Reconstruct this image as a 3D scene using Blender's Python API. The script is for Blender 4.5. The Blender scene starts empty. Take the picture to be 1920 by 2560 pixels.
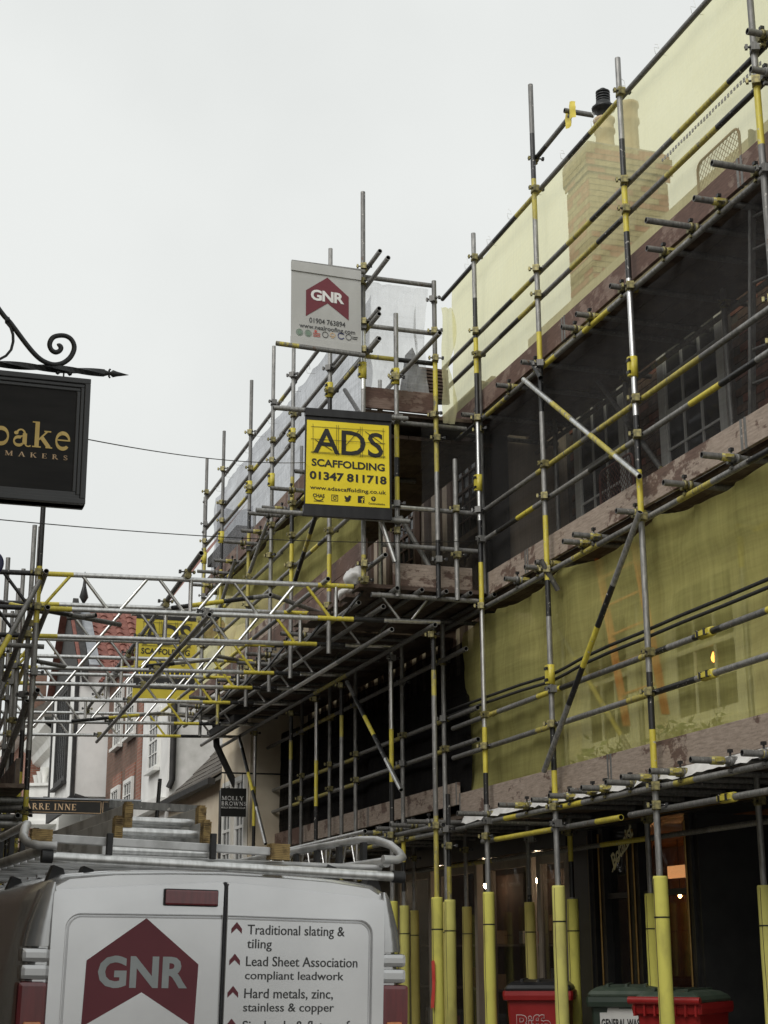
import bpy, bmesh, math, random
from mathutils import Vector, Matrix, noise as mnoise

random.seed(7)
S = bpy.context.scene
COL = S.collection

# ------------------------------------------------------------------ camera
FPX, CX, CY, EYE = 3900.0, 960.0, 1280.0, 1.55          # focal length in photo pixels, optical centre, eye height
_u = Vector((-80, -13980, 3900)).normalized()            # world up seen by the camera (x right, y down, z ahead)
_s = Vector((-1300, 1100, 3900)); _s = (_s - _u * _s.dot(_u)).normalized()   # the street's direction
_x = _s.cross(_u)
if _x.x < 0: _x = -_x
RW = Matrix((_x, _s, _u))                                # camera -> world rotation
EYEP = Vector((0, 0, EYE))
cam = bpy.data.cameras.new('camera'); cam_o = bpy.data.objects.new('camera', cam); COL.objects.link(cam_o)
cam.sensor_fit = 'VERTICAL'; cam.sensor_height = 36.0; cam.sensor_width = 27.0
cam.lens = FPX / 2560 * 36.0
cam.clip_start = 0.05; cam.clip_end = 2000
_r = RW @ Vector((1, 0, 0)); _up = RW @ Vector((0, -1, 0)); _bk = RW @ Vector((0, 0, -1))
cam_o.matrix_world = Matrix(((_r.x, _up.x, _bk.x, 0), (_r.y, _up.y, _bk.y, 0), (_r.z, _up.z, _bk.z, EYE), (0, 0, 0, 1)))
S.camera = cam_o
S.render.resolution_x, S.render.resolution_y = 768, 1024

# ------------------------------------------------------------------ overcast sky, weak soft sun, exposure
W = bpy.data.worlds.new('World'); S.world = W; W.use_nodes = True
nt = W.node_tree; nt.nodes.clear()
wo = nt.nodes.new('ShaderNodeOutputWorld'); bg = nt.nodes.new('ShaderNodeBackground')
sky = nt.nodes.new('ShaderNodeTexSky'); sky.sky_type = 'NISHITA'; sky.sun_disc = False
sky.sun_elevation = math.radians(48); sky.sun_rotation = math.radians(200)
sky.air_density = 1.0; sky.dust_density = 4.0
hs = nt.nodes.new('ShaderNodeHueSaturation'); hs.inputs['Saturation'].default_value = 0.06; hs.inputs['Value'].default_value = 0.06
nz = nt.nodes.new('ShaderNodeTexNoise'); nz.inputs['Scale'].default_value = 1.7; nz.inputs['Detail'].default_value = 5
tcw = nt.nodes.new('ShaderNodeTexCoord')
rw = nt.nodes.new('ShaderNodeValToRGB')
rw.color_ramp.elements[0].position = 0.36; rw.color_ramp.elements[0].color = (0.525, 0.543, 0.534, 1)
rw.color_ramp.elements[1].position = 0.66; rw.color_ramp.elements[1].color = (0.655, 0.672, 0.66, 1)
mxw = nt.nodes.new('ShaderNodeMix'); mxw.data_type = 'RGBA'; mxw.inputs['Factor'].default_value = 0.9
nt.links.new(tcw.outputs['Generated'], nz.inputs['Vector']); nt.links.new(nz.outputs['Fac'], rw.inputs['Fac'])
nt.links.new(sky.outputs[0], hs.inputs['Color']); nt.links.new(hs.outputs[0], mxw.inputs[6]); nt.links.new(rw.outputs[0], mxw.inputs[7])
nt.links.new(mxw.outputs[2], bg.inputs['Color']); bg.inputs['Strength'].default_value = 1.0
nt.links.new(bg.outputs[0], wo.inputs[0])
sun = bpy.data.lights.new('sun', 'SUN'); sun.energy = 1.5; sun.angle = math.radians(40); sun.color = (1.0, 0.97, 0.93)
sun_o = bpy.data.objects.new('sun', sun); COL.objects.link(sun_o)
sun_o.rotation_euler = Vector((0.60, 0.50, -0.63)).to_track_quat('-Z', 'Y').to_euler(); sun_o.location = (0, -5, 30)
S.view_settings.view_transform = 'Standard'; S.view_settings.look = 'None'
S.view_settings.exposure = 0.46; S.view_settings.gamma = 1.0; S.view_settings.use_curve_mapping = False
S.cycles.use_denoising = True
S.cycles.transparent_max_bounces = 24; S.cycles.max_bounces = 8

# ------------------------------------------------------------------ photo point -> point on a real plane of the place
def ray(px, py): return RW @ Vector(((px - CX) / FPX, (py - CY) / FPX, 1.0))
def pX(px, py, X): d = ray(px, py); return EYEP + d * (X / d.x)
def pY(px, py, Y): d = ray(px, py); return EYEP + d * (Y / d.y)
def pZ(px, py, Z): d = ray(px, py); return EYEP + d * ((Z - EYE) / d.z)

# ------------------------------------------------------------------ materials
MATS = {}
def _new(name):
    m = bpy.data.materials.new(name); m.use_nodes = True
    n = m.node_tree; b = n.nodes['Principled BSDF']
    return m, n, b
def _noise(n, scale, detail=4, rough=.55, stretch=None, coord='Object'):
    tc = n.nodes.new('ShaderNodeTexCoord'); t = n.nodes.new('ShaderNodeTexNoise')
    t.inputs['Scale'].default_value = scale; t.inputs['Detail'].default_value = detail; t.inputs['Roughness'].default_value = rough
    if stretch:
        mp = n.nodes.new('ShaderNodeMapping'); mp.inputs['Scale'].default_value = stretch
        n.links.new(tc.outputs[coord], mp.inputs[0]); n.links.new(mp.outputs[0], t.inputs['Vector'])
    else:
        n.links.new(tc.outputs[coord], t.inputs['Vector'])
    return t
def _ramp(n, src, stops):
    r = n.nodes.new('ShaderNodeValToRGB'); cr = r.color_ramp
    while len(cr.elements) < len(stops): cr.elements.new(0.5)
    for e, (p, c) in zip(cr.elements, stops):
        e.position = p; e.color = (*c, 1) if len(c) == 3 else c
    n.links.new(src, r.inputs['Fac']); return r
def _bump(n, b, src, strength=.3, dist=.01):
    bp = n.nodes.new('ShaderNodeBump'); bp.inputs['Strength'].default_value = strength; bp.inputs['Distance'].default_value = dist
    n.links.new(src, bp.inputs['Height']); n.links.new(bp.outputs[0], b.inputs['Normal'])
def mat(name, c0, c1=None, rough=.6, metal=0., scale=6, stretch=None, lo=.35, hi=.65, bump=0, bdist=.01, spec=None, coat=0, detail=4, mid=None):
    """two-tone noise material"""
    m, n, b = _new(name)
    if c1 is None: c1 = tuple(min(1, x * 1.25) for x in c0)
    t = _noise(n, scale, detail, stretch=stretch)
    stops = [(lo, c0), (hi, c1)] if mid is None else [(lo, c0), ((lo + hi) / 2, mid), (hi, c1)]
    r = _ramp(n, t.outputs['Fac'], stops); n.links.new(r.outputs[0], b.inputs['Base Color'])
    b.inputs['Roughness'].default_value = rough; b.inputs['Metallic'].default_value = metal
    if spec is not None: b.inputs['Specular IOR Level'].default_value = spec
    if coat: b.inputs['Coat Weight'].default_value = coat; b.inputs['Coat Roughness'].default_value = .15
    if bump: _bump(n, b, t.outputs['Fac'], bump, bdist)
    MATS[name] = m; return m
def tubemat(name, c0, c1, worn, rough, metal, spots=.64):
    """hired scaffold tube: two-tone zinc or paint, rubbed patches, rust and cement splashes"""
    m, n, b = _new(name); a = _noise(n, 9, 5, .6, (5, 5, 1)); r = _noise(n, 5.5, 8, .7, (2.5, 2.5, 1)); s_ = _noise(n, 38, 3, .5)
    ra = _ramp(n, a.outputs['Fac'], [(.32, c0), (.66, c1)]); rr = _ramp(n, r.outputs['Fac'], [(spots, (0, 0, 0)), (spots + .05, (1, 1, 1))]); rs = _ramp(n, s_.outputs['Fac'], [(.66, (0, 0, 0)), (.70, (1, 1, 1))])
    m1 = n.nodes.new('ShaderNodeMix'); m1.data_type = 'RGBA'; n.links.new(rr.outputs[0], m1.inputs['Factor']); n.links.new(ra.outputs[0], m1.inputs[6]); m1.inputs[7].default_value = (*worn, 1)
    m2 = n.nodes.new('ShaderNodeMix'); m2.data_type = 'RGBA'; n.links.new(rs.outputs[0], m2.inputs['Factor']); n.links.new(m1.outputs[2], m2.inputs[6]); m2.inputs[7].default_value = (.42, .40, .37, 1)
    n.links.new(m2.outputs[2], b.inputs['Base Color']); b.inputs['Roughness'].default_value = rough; b.inputs['Metallic'].default_value = metal
    _bump(n, b, r.outputs['Fac'], .2, .003); MATS[name] = m
tubemat('galvanised', (.17, .17, .165), (.35, .345, .33), (.15, .10, .07), .5, .5, .66)
tubemat('galvanised_dull', (.12, .12, .115), (.23, .225, .215), (.13, .085, .06), .58, .45, .62)
mat('aluminium', (.52, .52, .51), (.74, .74, .73), .33, .9, 8, (4, 4, 1))
tubemat('yellow_paint', (.46, .38, .045), (.64, .55, .075), (.22, .19, .09), .48, 0, .66)
tubemat('yellow_worn', (.28, .24, .07), (.50, .43, .085), (.19, .175, .13), .55, .1, .54)
tubemat('black_paint', (.008, .008, .009), (.024, .024, .024), (.07, .068, .065), .42, 0, .68)
mat('coupler_steel', (.10, .09, .05), (.33, .29, .12), .5, .45, 30)
mat('bore_shade', (.006, .006, .006), (.012, .012, .012), .9)  # near-black stands for the shade inside open tube ends
mat('foam_yellow', (.44, .40, .10), (.66, .62, .13), .8, 0, 4.5, (1, 1, .5), .28, .5, bump=.3, bdist=.006, detail=8); mat('foam_faded', (.46, .42, .14), (.68, .64, .18), .8, 0, 5, (1, 1, .5), .28, .5, bump=.3, bdist=.006, detail=8)
mat('foam_old', (.42, .36, .09), (.55, .48, .14), .8, 0, 6, (1, 1, .3))
def wood(name, wet, dry, edge):
    m, n, b = _new(name)
    g = _noise(n, 7, 8, .6, (1.2, 1.2, 9)); big = _noise(n, 2.6, 6, .65, (1, 1, 1.6)); spk = _noise(n, 60, 2)
    rg = _ramp(n, big.outputs['Fac'], [(edge - .02, wet), (edge + .02, dry)])
    gr = _ramp(n, g.outputs['Fac'], [(.3, (.62, .6, .58)), (.7, (1.12, 1.12, 1.12))])
    sp = _ramp(n, spk.outputs['Fac'], [(.25, (.7, .68, .66)), (.42, (1, 1, 1))])
    mx = n.nodes.new('ShaderNodeMix'); mx.data_type = 'RGBA'; mx.blend_type = 'MULTIPLY'; mx.inputs['Factor'].default_value = 1
    mx2 = n.nodes.new('ShaderNodeMix'); mx2.data_type = 'RGBA'; mx2.blend_type = 'MULTIPLY'; mx2.inputs['Factor'].default_value = 1
    n.links.new(rg.outputs[0], mx.inputs[6]); n.links.new(gr.outputs[0], mx.inputs[7])
    n.links.new(mx.outputs[2], mx2.inputs[6]); n.links.new(sp.outputs[0], mx2.inputs[7])
    n.links.new(mx2.outputs[2], b.inputs['Base Color']); b.inputs['Roughness'].default_value = .75
    _bump(n, b, g.outputs['Fac'], .25, .004); MATS[name] = m
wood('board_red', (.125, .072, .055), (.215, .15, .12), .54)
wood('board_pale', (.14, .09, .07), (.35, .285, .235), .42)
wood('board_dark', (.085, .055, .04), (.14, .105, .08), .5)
def net(name, col, cover, tint, trans=.5, freq=70., amp=.25, streak=(1, 1, 1)):
    """woven debris mesh: part of the light passes, part is scattered by the threads"""
    m, n, b = _new(name); n.nodes.remove(b); out = n.nodes['Material Output']
    tr = n.nodes.new('ShaderNodeBsdfTransparent'); tr.inputs[0].default_value = (*tint, 1)
    df = n.nodes.new('ShaderNodeBsdfDiffuse'); df.inputs[0].default_value = (*col, 1)
    tl = n.nodes.new('ShaderNodeBsdfTranslucent'); tl.inputs[0].default_value = (*col, 1)
    m1 = n.nodes.new('ShaderNodeMixShader'); m1.inputs[0].default_value = trans
    n.links.new(df.outputs[0], m1.inputs[1]); n.links.new(tl.outputs[0], m1.inputs[2])
    t1 = _noise(n, freq, 5, .7, (.06, .06, 1.6)); t2 = _noise(n, freq * 1.5, 4, .6, (1, 1, .05)); t3 = _noise(n, 2.2, 3, .5, streak)
    ad = n.nodes.new('ShaderNodeMath'); ad.operation = 'ADD'; n.links.new(t1.outputs['Fac'], ad.inputs[0]); n.links.new(t2.outputs['Fac'], ad.inputs[1])
    ad2 = n.nodes.new('ShaderNodeMath'); ad2.operation = 'ADD'; n.links.new(ad.outputs[0], ad2.inputs[0]); n.links.new(t3.outputs['Fac'], ad2.inputs[1])
    mr = n.nodes.new('ShaderNodeMapRange'); mr.inputs['From Min'].default_value = 1.0; mr.inputs['From Max'].default_value = 2.0
    mr.inputs['To Min'].default_value = max(0, cover - amp); mr.inputs['To Max'].default_value = min(1, cover + amp)
    n.links.new(ad2.outputs[0], mr.inputs['Value'])
    m2 = n.nodes.new('ShaderNodeMixShader'); n.links.new(mr.outputs[0], m2.inputs[0])
    n.links.new(tr.outputs[0], m2.inputs[1]); n.links.new(m1.outputs[0], m2.inputs[2])
    n.links.new(m2.outputs[0], out.inputs[0]); MATS[name] = m
net('net_yellow', (.90, .85, .32), .42, (1, .99, .80), .45, 16., .12, (1, 1, 1))
net('net_yellow_top', (.99, .95, .60), .49, (1, .99, .76), .62, 16., .09)
net('net_grey', (.27, .27, .28), .50, (.96, .97, 1), .4, 22, .22)
net('net_white', (.80, .81, .82), .40, (1, 1, 1), .55, 30, .2)
net('net_black', (.065, .063, .062), .46, (.92, .92, .92), .3, 26, .16, (2, 2, .6))
net('net_black_dense', (.022, .021, .021), .84, (.9, .9, .9), .3, 60, .14, (3, 3, .5))
def glass(name, col=(.02, .022, .022), rough=.04, alpha=.55):
    m, n, b = _new(name); out = n.nodes['Material Output']
    b.inputs['Base Color'].default_value = (*col, 1); b.inputs['Roughness'].default_value = rough
    t = _noise(n, 1.2, 2); _bump(n, b, t.outputs['Fac'], .05, .02)
    if alpha < 1:
        tr = n.nodes.new('ShaderNodeBsdfTransparent'); mx = n.nodes.new('ShaderNodeMixShader'); mx.inputs[0].default_value = alpha
        n.links.new(tr.outputs[0], mx.inputs[1]); n.links.new(b.outputs[0], mx.inputs[2]); n.links.new(mx.outputs[0], out.inputs[0])
    MATS[name] = m
glass('window_glass', (.03, .033, .035), .05, .7); glass('shop_glass', (.015, .016, .016), .03, .45)
def emit(name, col, st):
    m, n, b = _new(name); b.inputs['Emission Color'].default_value = (*col, 1); b.inputs['Emission Strength'].default_value = st
    b.inputs['Base Color'].default_value = (*col, 1); MATS[name] = m
emit('lamp_warm', (1, .45, .14), 70.0); emit('lamp_glow', (1, .5, .2), 1.0); emit('lamp_white', (1, .75, .48), 90); emit('flame', (1, .38, .08), 3.5)
mat('white_paint', (.66, .66, .63), (.78, .78, .75), .5, 0, 3)
mat('cream_render', (.62, .53, .40), (.72, .64, .50), .85, 0, 2.2, bump=.2)
mat('stucco', (.66, .62, .50), (.76, .72, .60), .8, 0, 2); mat('old_plaster', (.36, .30, .235), (.48, .41, .33), .85, 0, 3)
mat('white_render', (.66, .66, .64), (.80, .80, .78), .85, 0, 1.6, bump=.15)
mat('rough_render', (.50, .50, .47), (.72, .71, .69), .9, 0, 3.2, detail=9, lo=.3, hi=.7, bump=.5, bdist=.02)
mat('brick_dark', (.10, .060, .042), (.19, .115, .08), .85, 0, 14, bump=.3)
mat('brick_red', (.20, .072, .045), (.32, .13, .085), .85, 0, 9, bump=.3)
mat('brick_buff', (.21, .17, .095), (.33, .27, .16), .85, 0, 12, bump=.3)
mat('mortar', (.22, .20, .17), (.30, .28, .24), .9, 0, 10)
mat('mortar_dark', (.10, .09, .08), (.15, .135, .12), .9, 0, 10)
def brickwork(name, c0, c1, mo, scale=1.0):
    m, n, b = _new(name); tc = n.nodes.new('ShaderNodeTexCoord'); mp = n.nodes.new('ShaderNodeMapping')
    mp.inputs['Rotation'].default_value = (math.radians(90), 0, math.radians(90))
    br = n.nodes.new('ShaderNodeTexBrick'); br.inputs['Scale'].default_value = scale
    br.inputs['Brick Width'].default_value = .225; br.inputs['Row Height'].default_value = .075; br.inputs['Mortar Size'].default_value = .008
    br.inputs['Color1'].default_value = (*c0, 1); br.inputs['Color2'].default_value = (*c1, 1); br.inputs['Mortar'].default_value = (*mo, 1)
    sx = n.nodes.new('ShaderNodeSeparateXYZ'); cb = n.nodes.new('ShaderNodeCombineXYZ'); ad = n.nodes.new('ShaderNodeMath'); ad.operation = 'ADD'
    n.links.new(tc.outputs['Object'], sx.inputs[0]); n.links.new(sx.outputs[0], ad.inputs[0]); n.links.new(sx.outputs[1], ad.inputs[1])
    n.links.new(ad.outputs[0], cb.inputs[0]); n.links.new(sx.outputs[2], cb.inputs[1]); n.links.new(cb.outputs[0], br.inputs['Vector'])
    ns = _noise(n, 1.5, 5); r = _ramp(n, ns.outputs['Fac'], [(.3, (.7, .7, .7)), (.7, (1.15, 1.15, 1.15))])
    mx = n.nodes.new('ShaderNodeMix'); mx.data_type = 'RGBA'; mx.blend_type = 'MULTIPLY'; mx.inputs['Factor'].default_value = 1
    n.links.new(br.outputs['Color'], mx.inputs[6]); n.links.new(r.outputs[0], mx.inputs[7]); n.links.new(mx.outputs[2], b.inputs['Base Color'])
    b.inputs['Roughness'].default_value = .85; MATS[name] = m
brickwork('brickwork_brown', (.14, .075, .05), (.20, .105, .075), (.16, .13, .10)); brickwork('brickwork_red', (.26, .10, .065), (.33, .14, .09), (.28, .23, .19))
mat('pantile', (.15, .055, .043), (.25, .105, .08), .8, 0, 5, bump=.2); mat('plain_tile', (.065, .058, .05), (.14, .125, .108), .85, 0, 5)
mat('slate', (.035, .036, .04), (.075, .075, .08), .6, 0, 6); mat('lead', (.22, .235, .255), (.33, .35, .37), .55, .2, 5)
mat('timber_black', (.012, .012, .012), (.03, .028, .026), .7, 0, 8); mat('timber_brown', (.06, .04, .03), (.11, .07, .053), .75, 0, 8, (1, 1, .2))
mat('iron_black', (.010, .011, .012), (.022, .024, .024), .45, .2, 25, bump=.4, bdist=.004)
mat('sign_black', (.010, .010, .010), (.016, .016, .0155), .35, 0, 5, coat=.2)
mat('sign_panel', (.010, .0095, .009), (.016, .015, .014), .55, 0, 4, (1, 1, 6), spec=.2)
mat('gold_leaf', (.42, .29, .085), (.50, .36, .12), .35, .35, 8); mat('gilt_cream', (.72, .66, .40), (.80, .74, .48), .4, 0, 8); mat('gold_pale', (.50, .34, .19), (.58, .42, .26), .5, 0, 8)
mat('brass', (.28, .17, .055), (.38, .24, .09), .35, .8, 8)
mat('shop_black', (.016, .016, .016), (.026, .0255, .025), .35, 0, 6); mat('shop_brown', (.26, .22, .185), (.34, .295, .25), .5, 0, 6, (1, 1, .3))
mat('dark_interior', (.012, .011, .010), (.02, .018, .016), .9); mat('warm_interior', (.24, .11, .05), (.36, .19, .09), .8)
mat('banner_grey', (.38, .38, .362), (.46, .46, .445), .6, 0, 2.2, (1, 1, .6)); mat('banner_yellow', (.76, .60, .018), (.82, .66, .03), .45, 0, 3)
mat('banner_black', (.010, .010, .012), (.02, .02, .022), .5, 0, 14, (1, 1, .1))
mat('print_maroon', (.115, .013, .022), (.14, .018, .028), .5, 0, 3); mat('print_black', (.012, .012, .012), (.02, .02, .02), .55)
mat('print_dark', (.035, .035, .035), (.05, .05, .05), .5); mat('print_white', (.62, .62, .60), (.70, .70, .68), .5); mat('print_grey', (.27, .29, .29), (.34, .36, .36), .4, .3)
mat('print_green', (.13, .2, .15), (.17, .24, .18), .5); mat('print_red', (.4, .08, .06), (.45, .1, .08), .5); mat('print_blue', (.02, .03, .12), (.03, .045, .15), .5)
mat('van_silver', (.60, .60, .605), (.76, .76, .765), .26, .72, 1.1, detail=9, coat=.8); mat('van_plastic', (.012, .012, .013), (.025, .025, .026), .55, 0, 30)
mat('van_grey', (.48, .48, .48), (.58, .58, .58), .26, .7, 3, coat=.6); mat('lens_red', (.10, .004, .008), (.15, .008, .012), .12, 0, 60, (1, 1, .1), coat=1); mat('lens_amber', (.5, .15, .02), (.6, .2, .04), .15, 0, 60, coat=1)
mat('rubber_tan', (.09, .055, .022), (.36, .25, .10), .75, 0, 22, lo=.32, hi=.58); mat('tyre', (.012, .012, .012), (.02, .02, .02), .85)
mat('alu_dirty', (.26, .26, .255), (.60, .60, .60), .5, .55, 5, detail=9, lo=.28, hi=.55)
mat('bin_red', (.27, .012, .012), (.33, .02, .02), .4, 0, 4); mat('bin_green', (.022, .038, .026), (.035, .052, .037), .45, 0, 4); mat('bin_lid_green', (.04, .06, .042), (.065, .085, .062), .5, 0, 9)
mat('bin_black', (.012, .012, .013), (.022, .022, .023), .4, 0, 6); mat('paper', (.62, .62, .60), (.70, .70, .67), .7, 0, 8)
mat('polythene', (.60, .59, .57), (.76, .75, .73), .4, 0, 8); mat('rag_yellow', (.58, .47, .06), (.68, .56, .10), .6, 0, 9)
mat('orange_strap', (.46, .13, .04), (.55, .18, .06), .6, 0, 9); mat('rust_red', (.12, .045, .035), (.20, .075, .055), .75, 0, 12); mat('banner_yellow_far', (.46, .38, .03), (.54, .45, .05), .6, 0, 3); mat('cable', (.008, .008, .008), (.014, .014, .014), .6)
mat('rope', (.012, .012, .011), (.03, .029, .026), .8, 0, 60); mat('leaf_green', (.035, .075, .02), (.07, .13, .035), .6, 0, 20); mat('petal', (.62, .62, .55), (.75, .74, .68), .6)
mat('road', (.09, .088, .083), (.14, .136, .128), .7, 0, 3, detail=8); mat('paving', (.22, .21, .19), (.32, .30, .27), .75, 0, 1.6, detail=6)
mat('terracotta', (.33, .25, .15), (.42, .33, .21), .85, 0, 8); mat('tape_red', (.5, .05, .04), (.6, .08, .06), .5); mat('navy', (.01, .015, .06), (.015, .02, .075), .35)
mat('stone', (.34, .31, .26), (.46, .42, .36), .85, 0, 4)

# ------------------------------------------------------------------ mesh helpers
class MB:
    def __init__(s): s.v = []; s.f = []; s.m = []; s.sm = []
    def face(s, pts, m=0, smooth=False):
        i = len(s.v); s.v += [tuple(p) for p in pts]; s.f.append(tuple(range(i, i + len(pts)))); s.m.append(m); s.sm.append(smooth)
    def bx(s, x0, x1, y0, y1, z0, z1, m=0):
        i = len(s.v); s.v += [(x, y, z) for z in (z0, z1) for y in (y0, y1) for x in (x0, x1)]
        for q in ((0, 2, 3, 1), (4, 5, 7, 6), (0, 1, 5, 4), (2, 6, 7, 3), (0, 4, 6, 2), (1, 3, 7, 5)):
            s.f.append(tuple(i + k for k in q)); s.m.append(m); s.sm.append(False)
    def obox(s, c, ax, ay, az, m=0):
        """box about centre c with half-axis vectors"""
        i = len(s.v); c, ax, ay, az = map(Vector, (c, ax, ay, az))
        s.v += [tuple(c + ax * a + ay * b + az * d) for d in (-1, 1) for b in (-1, 1) for a in (-1, 1)]
        for q in ((0, 2, 3, 1), (4, 5, 7, 6), (0, 1, 5, 4), (2, 6, 7, 3), (0, 4, 6, 2), (1, 3, 7, 5)):
            s.f.append(tuple(i + k for k in q)); s.m.append(m); s.sm.append(False)
    def rings(s, rs, mats, close=True, smooth=True):
        """loft rings of equal count; mats per gap"""
        i = len(s.v); n = len(rs[0])
        for r in rs: s.v += [tuple(p) for p in r]
        for k in range(len(rs) - 1):
            a = i + k * n; b = a + n; mm = mats[k] if isinstance(mats, (list, tuple)) else mats
            for j in range(n if close else n - 1):
                j2 = (j + 1) % n; s.f.append((a + j, a + j2, b + j2, b + j)); s.m.append(mm); s.sm.append(smooth)
    def tube(s, a, b, r=.0242, n=10, bands=None, m=0, hollow=None, r2=None):
        a = Vector(a); b = Vector(b); d = b - a; L = d.length; d = d / L
        u = d.orthogonal().normalized(); w = d.cross(u)
        ring = lambda t, rr: [a + d * (t * L) + (u * math.cos(2 * math.pi * k / n) + w * math.sin(2 * math.pi * k / n)) * rr for k in range(n)]
        bands = bands or [(1, m)]
        ts = [0] + [x[0] for x in bands]
        rr = lambda t: r if r2 is None else r + (r2 - r) * t
        s.rings([ring(t, rr(t)) for t in ts], [x[1] for x in bands])
        for t, sg in ((0, 1), (1, -1)):
            R_ = rr(t); mm = bands[0][1] if t == 0 else bands[-1][1]
            if hollow is not None:
                s.rings([ring(t, R_), ring(t, R_ * .80)], mm, smooth=False)
                s.rings([ring(t, R_ * .80), ring(t + sg * min(.06 / L, .4), R_ * .78)], hollow)
                s.face(ring(t + sg * min(.06 / L, .4), R_ * .78), hollow)
            else: s.face(ring(t, R_), mm)
    def path(s, pts, r, n=8, m=0, taper=None, close=False):
        pts = [Vector(p) for p in pts]; rs = []; u = None
        for k, p in enumerate(pts):
            d = (pts[min(k + 1, len(pts) - 1)] - pts[max(k - 1, 0)])
            if d.length < 1e-9: d = Vector((0, 0, 1))
            d.normalize()
            u = d.orthogonal().normalized() if u is None else (u - d * u.dot(d)).normalized()
            w = d.cross(u); q = r if taper is None else taper[k]
            rs.append([p + (u * math.cos(2 * math.pi * j / n) + w * math.sin(2 * math.pi * j / n)) * q for j in range(n)])
        s.rings(rs, m); s.face(rs[0], m); s.face(rs[-1], m)
    def prism(s, poly, o, ux, uy, depth, m=0, side=None):
        """2-D outline extruded along ux x uy by depth"""
        o, ux, uy = Vector(o), Vector(ux), Vector(uy); nn = ux.cross(uy).normalized()
        A = [o + ux * p[0] + uy * p[1] for p in poly]; B = [p + nn * depth for p in A]
        s.face(A[::-1], m); s.face(B, m); i = len(s.v); k = len(A); s.v += [tuple(p) for p in A + B]
        for j in range(k):
            s.f.append((i + j, i + (j + 1) % k, i + k + (j + 1) % k, i + k + j)); s.m.append(m if side is None else side); s.sm.append(False)
    def lathe(s, prof, c, n=16, m=0):
        c = Vector(c); rs = [[c + Vector((r * math.cos(2 * math.pi * k / n), r * math.sin(2 * math.pi * k / n), z)) for k in range(n)] for r, z in prof]
        s.rings(rs, m); s.face(rs[-1], m); s.face(rs[0], m)
    def mesh(s, name, mats):
        me = bpy.data.meshes.new(name); me.from_pydata(s.v, [], s.f)
        for x in mats: me.materials.append(MATS[x])
        me.polygons.foreach_set('material_index', s.m); me.polygons.foreach_set('use_smooth', s.sm); me.update(); return me
    def build(s, name, mats, parent=None, bevel=0, recalc=True):
        if isinstance(mats, str): mats = [mats]
        me = s.mesh(name, mats)
        if recalc or bevel:
            bm = bmesh.new(); bm.from_mesh(me)
            if recalc: bmesh.ops.recalc_face_normals(bm, faces=bm.faces)
            if bevel: bmesh.ops.bevel(bm, geom=[e for e in bm.edges if len(e.link_faces) == 2 and e.calc_face_angle(0) > .5], offset=bevel, segments=2, affect='EDGES', profile=.6)
            bm.to_mesh(me); bm.free()
        return link(name, me, parent)
def link(name, me, parent=None, mtx=None):
    o = bpy.data.objects.new(name, me); COL.objects.link(o)
    if parent is not None:
        o.parent = parent; o.matrix_parent_inverse = Matrix.Translation(parent.location).inverted() if parent.parent is None and parent.type == 'EMPTY' and not parent.get('_own') else Matrix()
    if mtx is not None: o.matrix_basis = mtx
    return o
def tag(o, label, cat, group=None, kind=None):
    o['label'] = label; o['category'] = cat
    if group: o['group'] = group
    if kind: o['kind'] = kind
    return o
def struct(o): o['kind'] = 'structure'; return o
def thing(name, label, cat, loc=(0, 0, 0), group=None):
    o = bpy.data.objects.new(name, None); COL.objects.link(o); o.location = loc; o.empty_display_size = .2
    return tag(o, label, cat, group)
def bx(name, m, parent, *a, bevel=0):
    b = MB(); b.bx(*a); return b.build(name, m, parent, bevel)

# flat lettering: outlines of the built-in typeface turned into mesh
def glyphs(txt, bold=0., spacing=1.0, shear=0.):
    cu = bpy.data.curves.new('t', 'FONT'); cu.body = txt; cu.size = 1; cu.offset = bold; cu.space_character = spacing; cu.shear = shear; cu.resolution_u = 3
    ob = bpy.data.objects.new('t', cu); COL.objects.link(ob); dg = bpy.context.evaluated_depsgraph_get()
    me = bpy.data.meshes.new_from_object(ob.evaluated_get(dg)); bpy.data.objects.remove(ob); bpy.data.curves.remove(cu)
    v = [(p.co.x, p.co.y) for p in me.vertices]; f = [tuple(p.vertices) for p in me.polygons]; bpy.data.meshes.remove(me)
    return v, f
def fit(vf, x0, x1, y0, y1):
    v, f = vf; ax = min(p[0] for p in v); bx_ = max(p[0] for p in v); ay = min(p[1] for p in v); by = max(p[1] for p in v)
    return [(x0 + (p[0] - ax) / (bx_ - ax) * (x1 - x0), y0 + (p[1] - ay) / (by - ay) * (y1 - y0)) for p in v], f
def decal(name, vf, frame, m, parent, off=.003):
    """2-D mesh laid on a plane; frame = function (u, v, offset) -> point"""
    v, f = vf; me = bpy.data.meshes.new(name); me.from_pydata([tuple(frame(p[0], p[1], off)) for p in v], [], f)
    me.materials.append(MATS[m]); me.update(); return link(name, me, parent)
def poly2(pts): return list(pts), [tuple(range(len(pts)))]
def merge2(*vfs):
    V, F = [], []
    for v, f in vfs: i = len(V); V += list(v); F += [tuple(i + k for k in q) for q in f]
    return V, F
def ring2(cx, cy, rx, ry, w, a0=0, a1=360, n=24, w1=None):
    V, F = [], []
    for k in range(n + 1):
        t = k / n; a = math.radians(a0 + (a1 - a0) * t); ww = w if w1 is None else w + (w1 - w) * (.5 - .5 * math.cos(2 * a))
        V += [(cx + (rx + ww / 2) * math.cos(a), cy + (ry + ww / 2) * math.sin(a)), (cx + (rx - ww / 2) * math.cos(a), cy + (ry - ww / 2) * math.sin(a))]
        if k: F.append((2 * k - 2, 2 * k, 2 * k + 1, 2 * k - 1))
    return V, F
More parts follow.
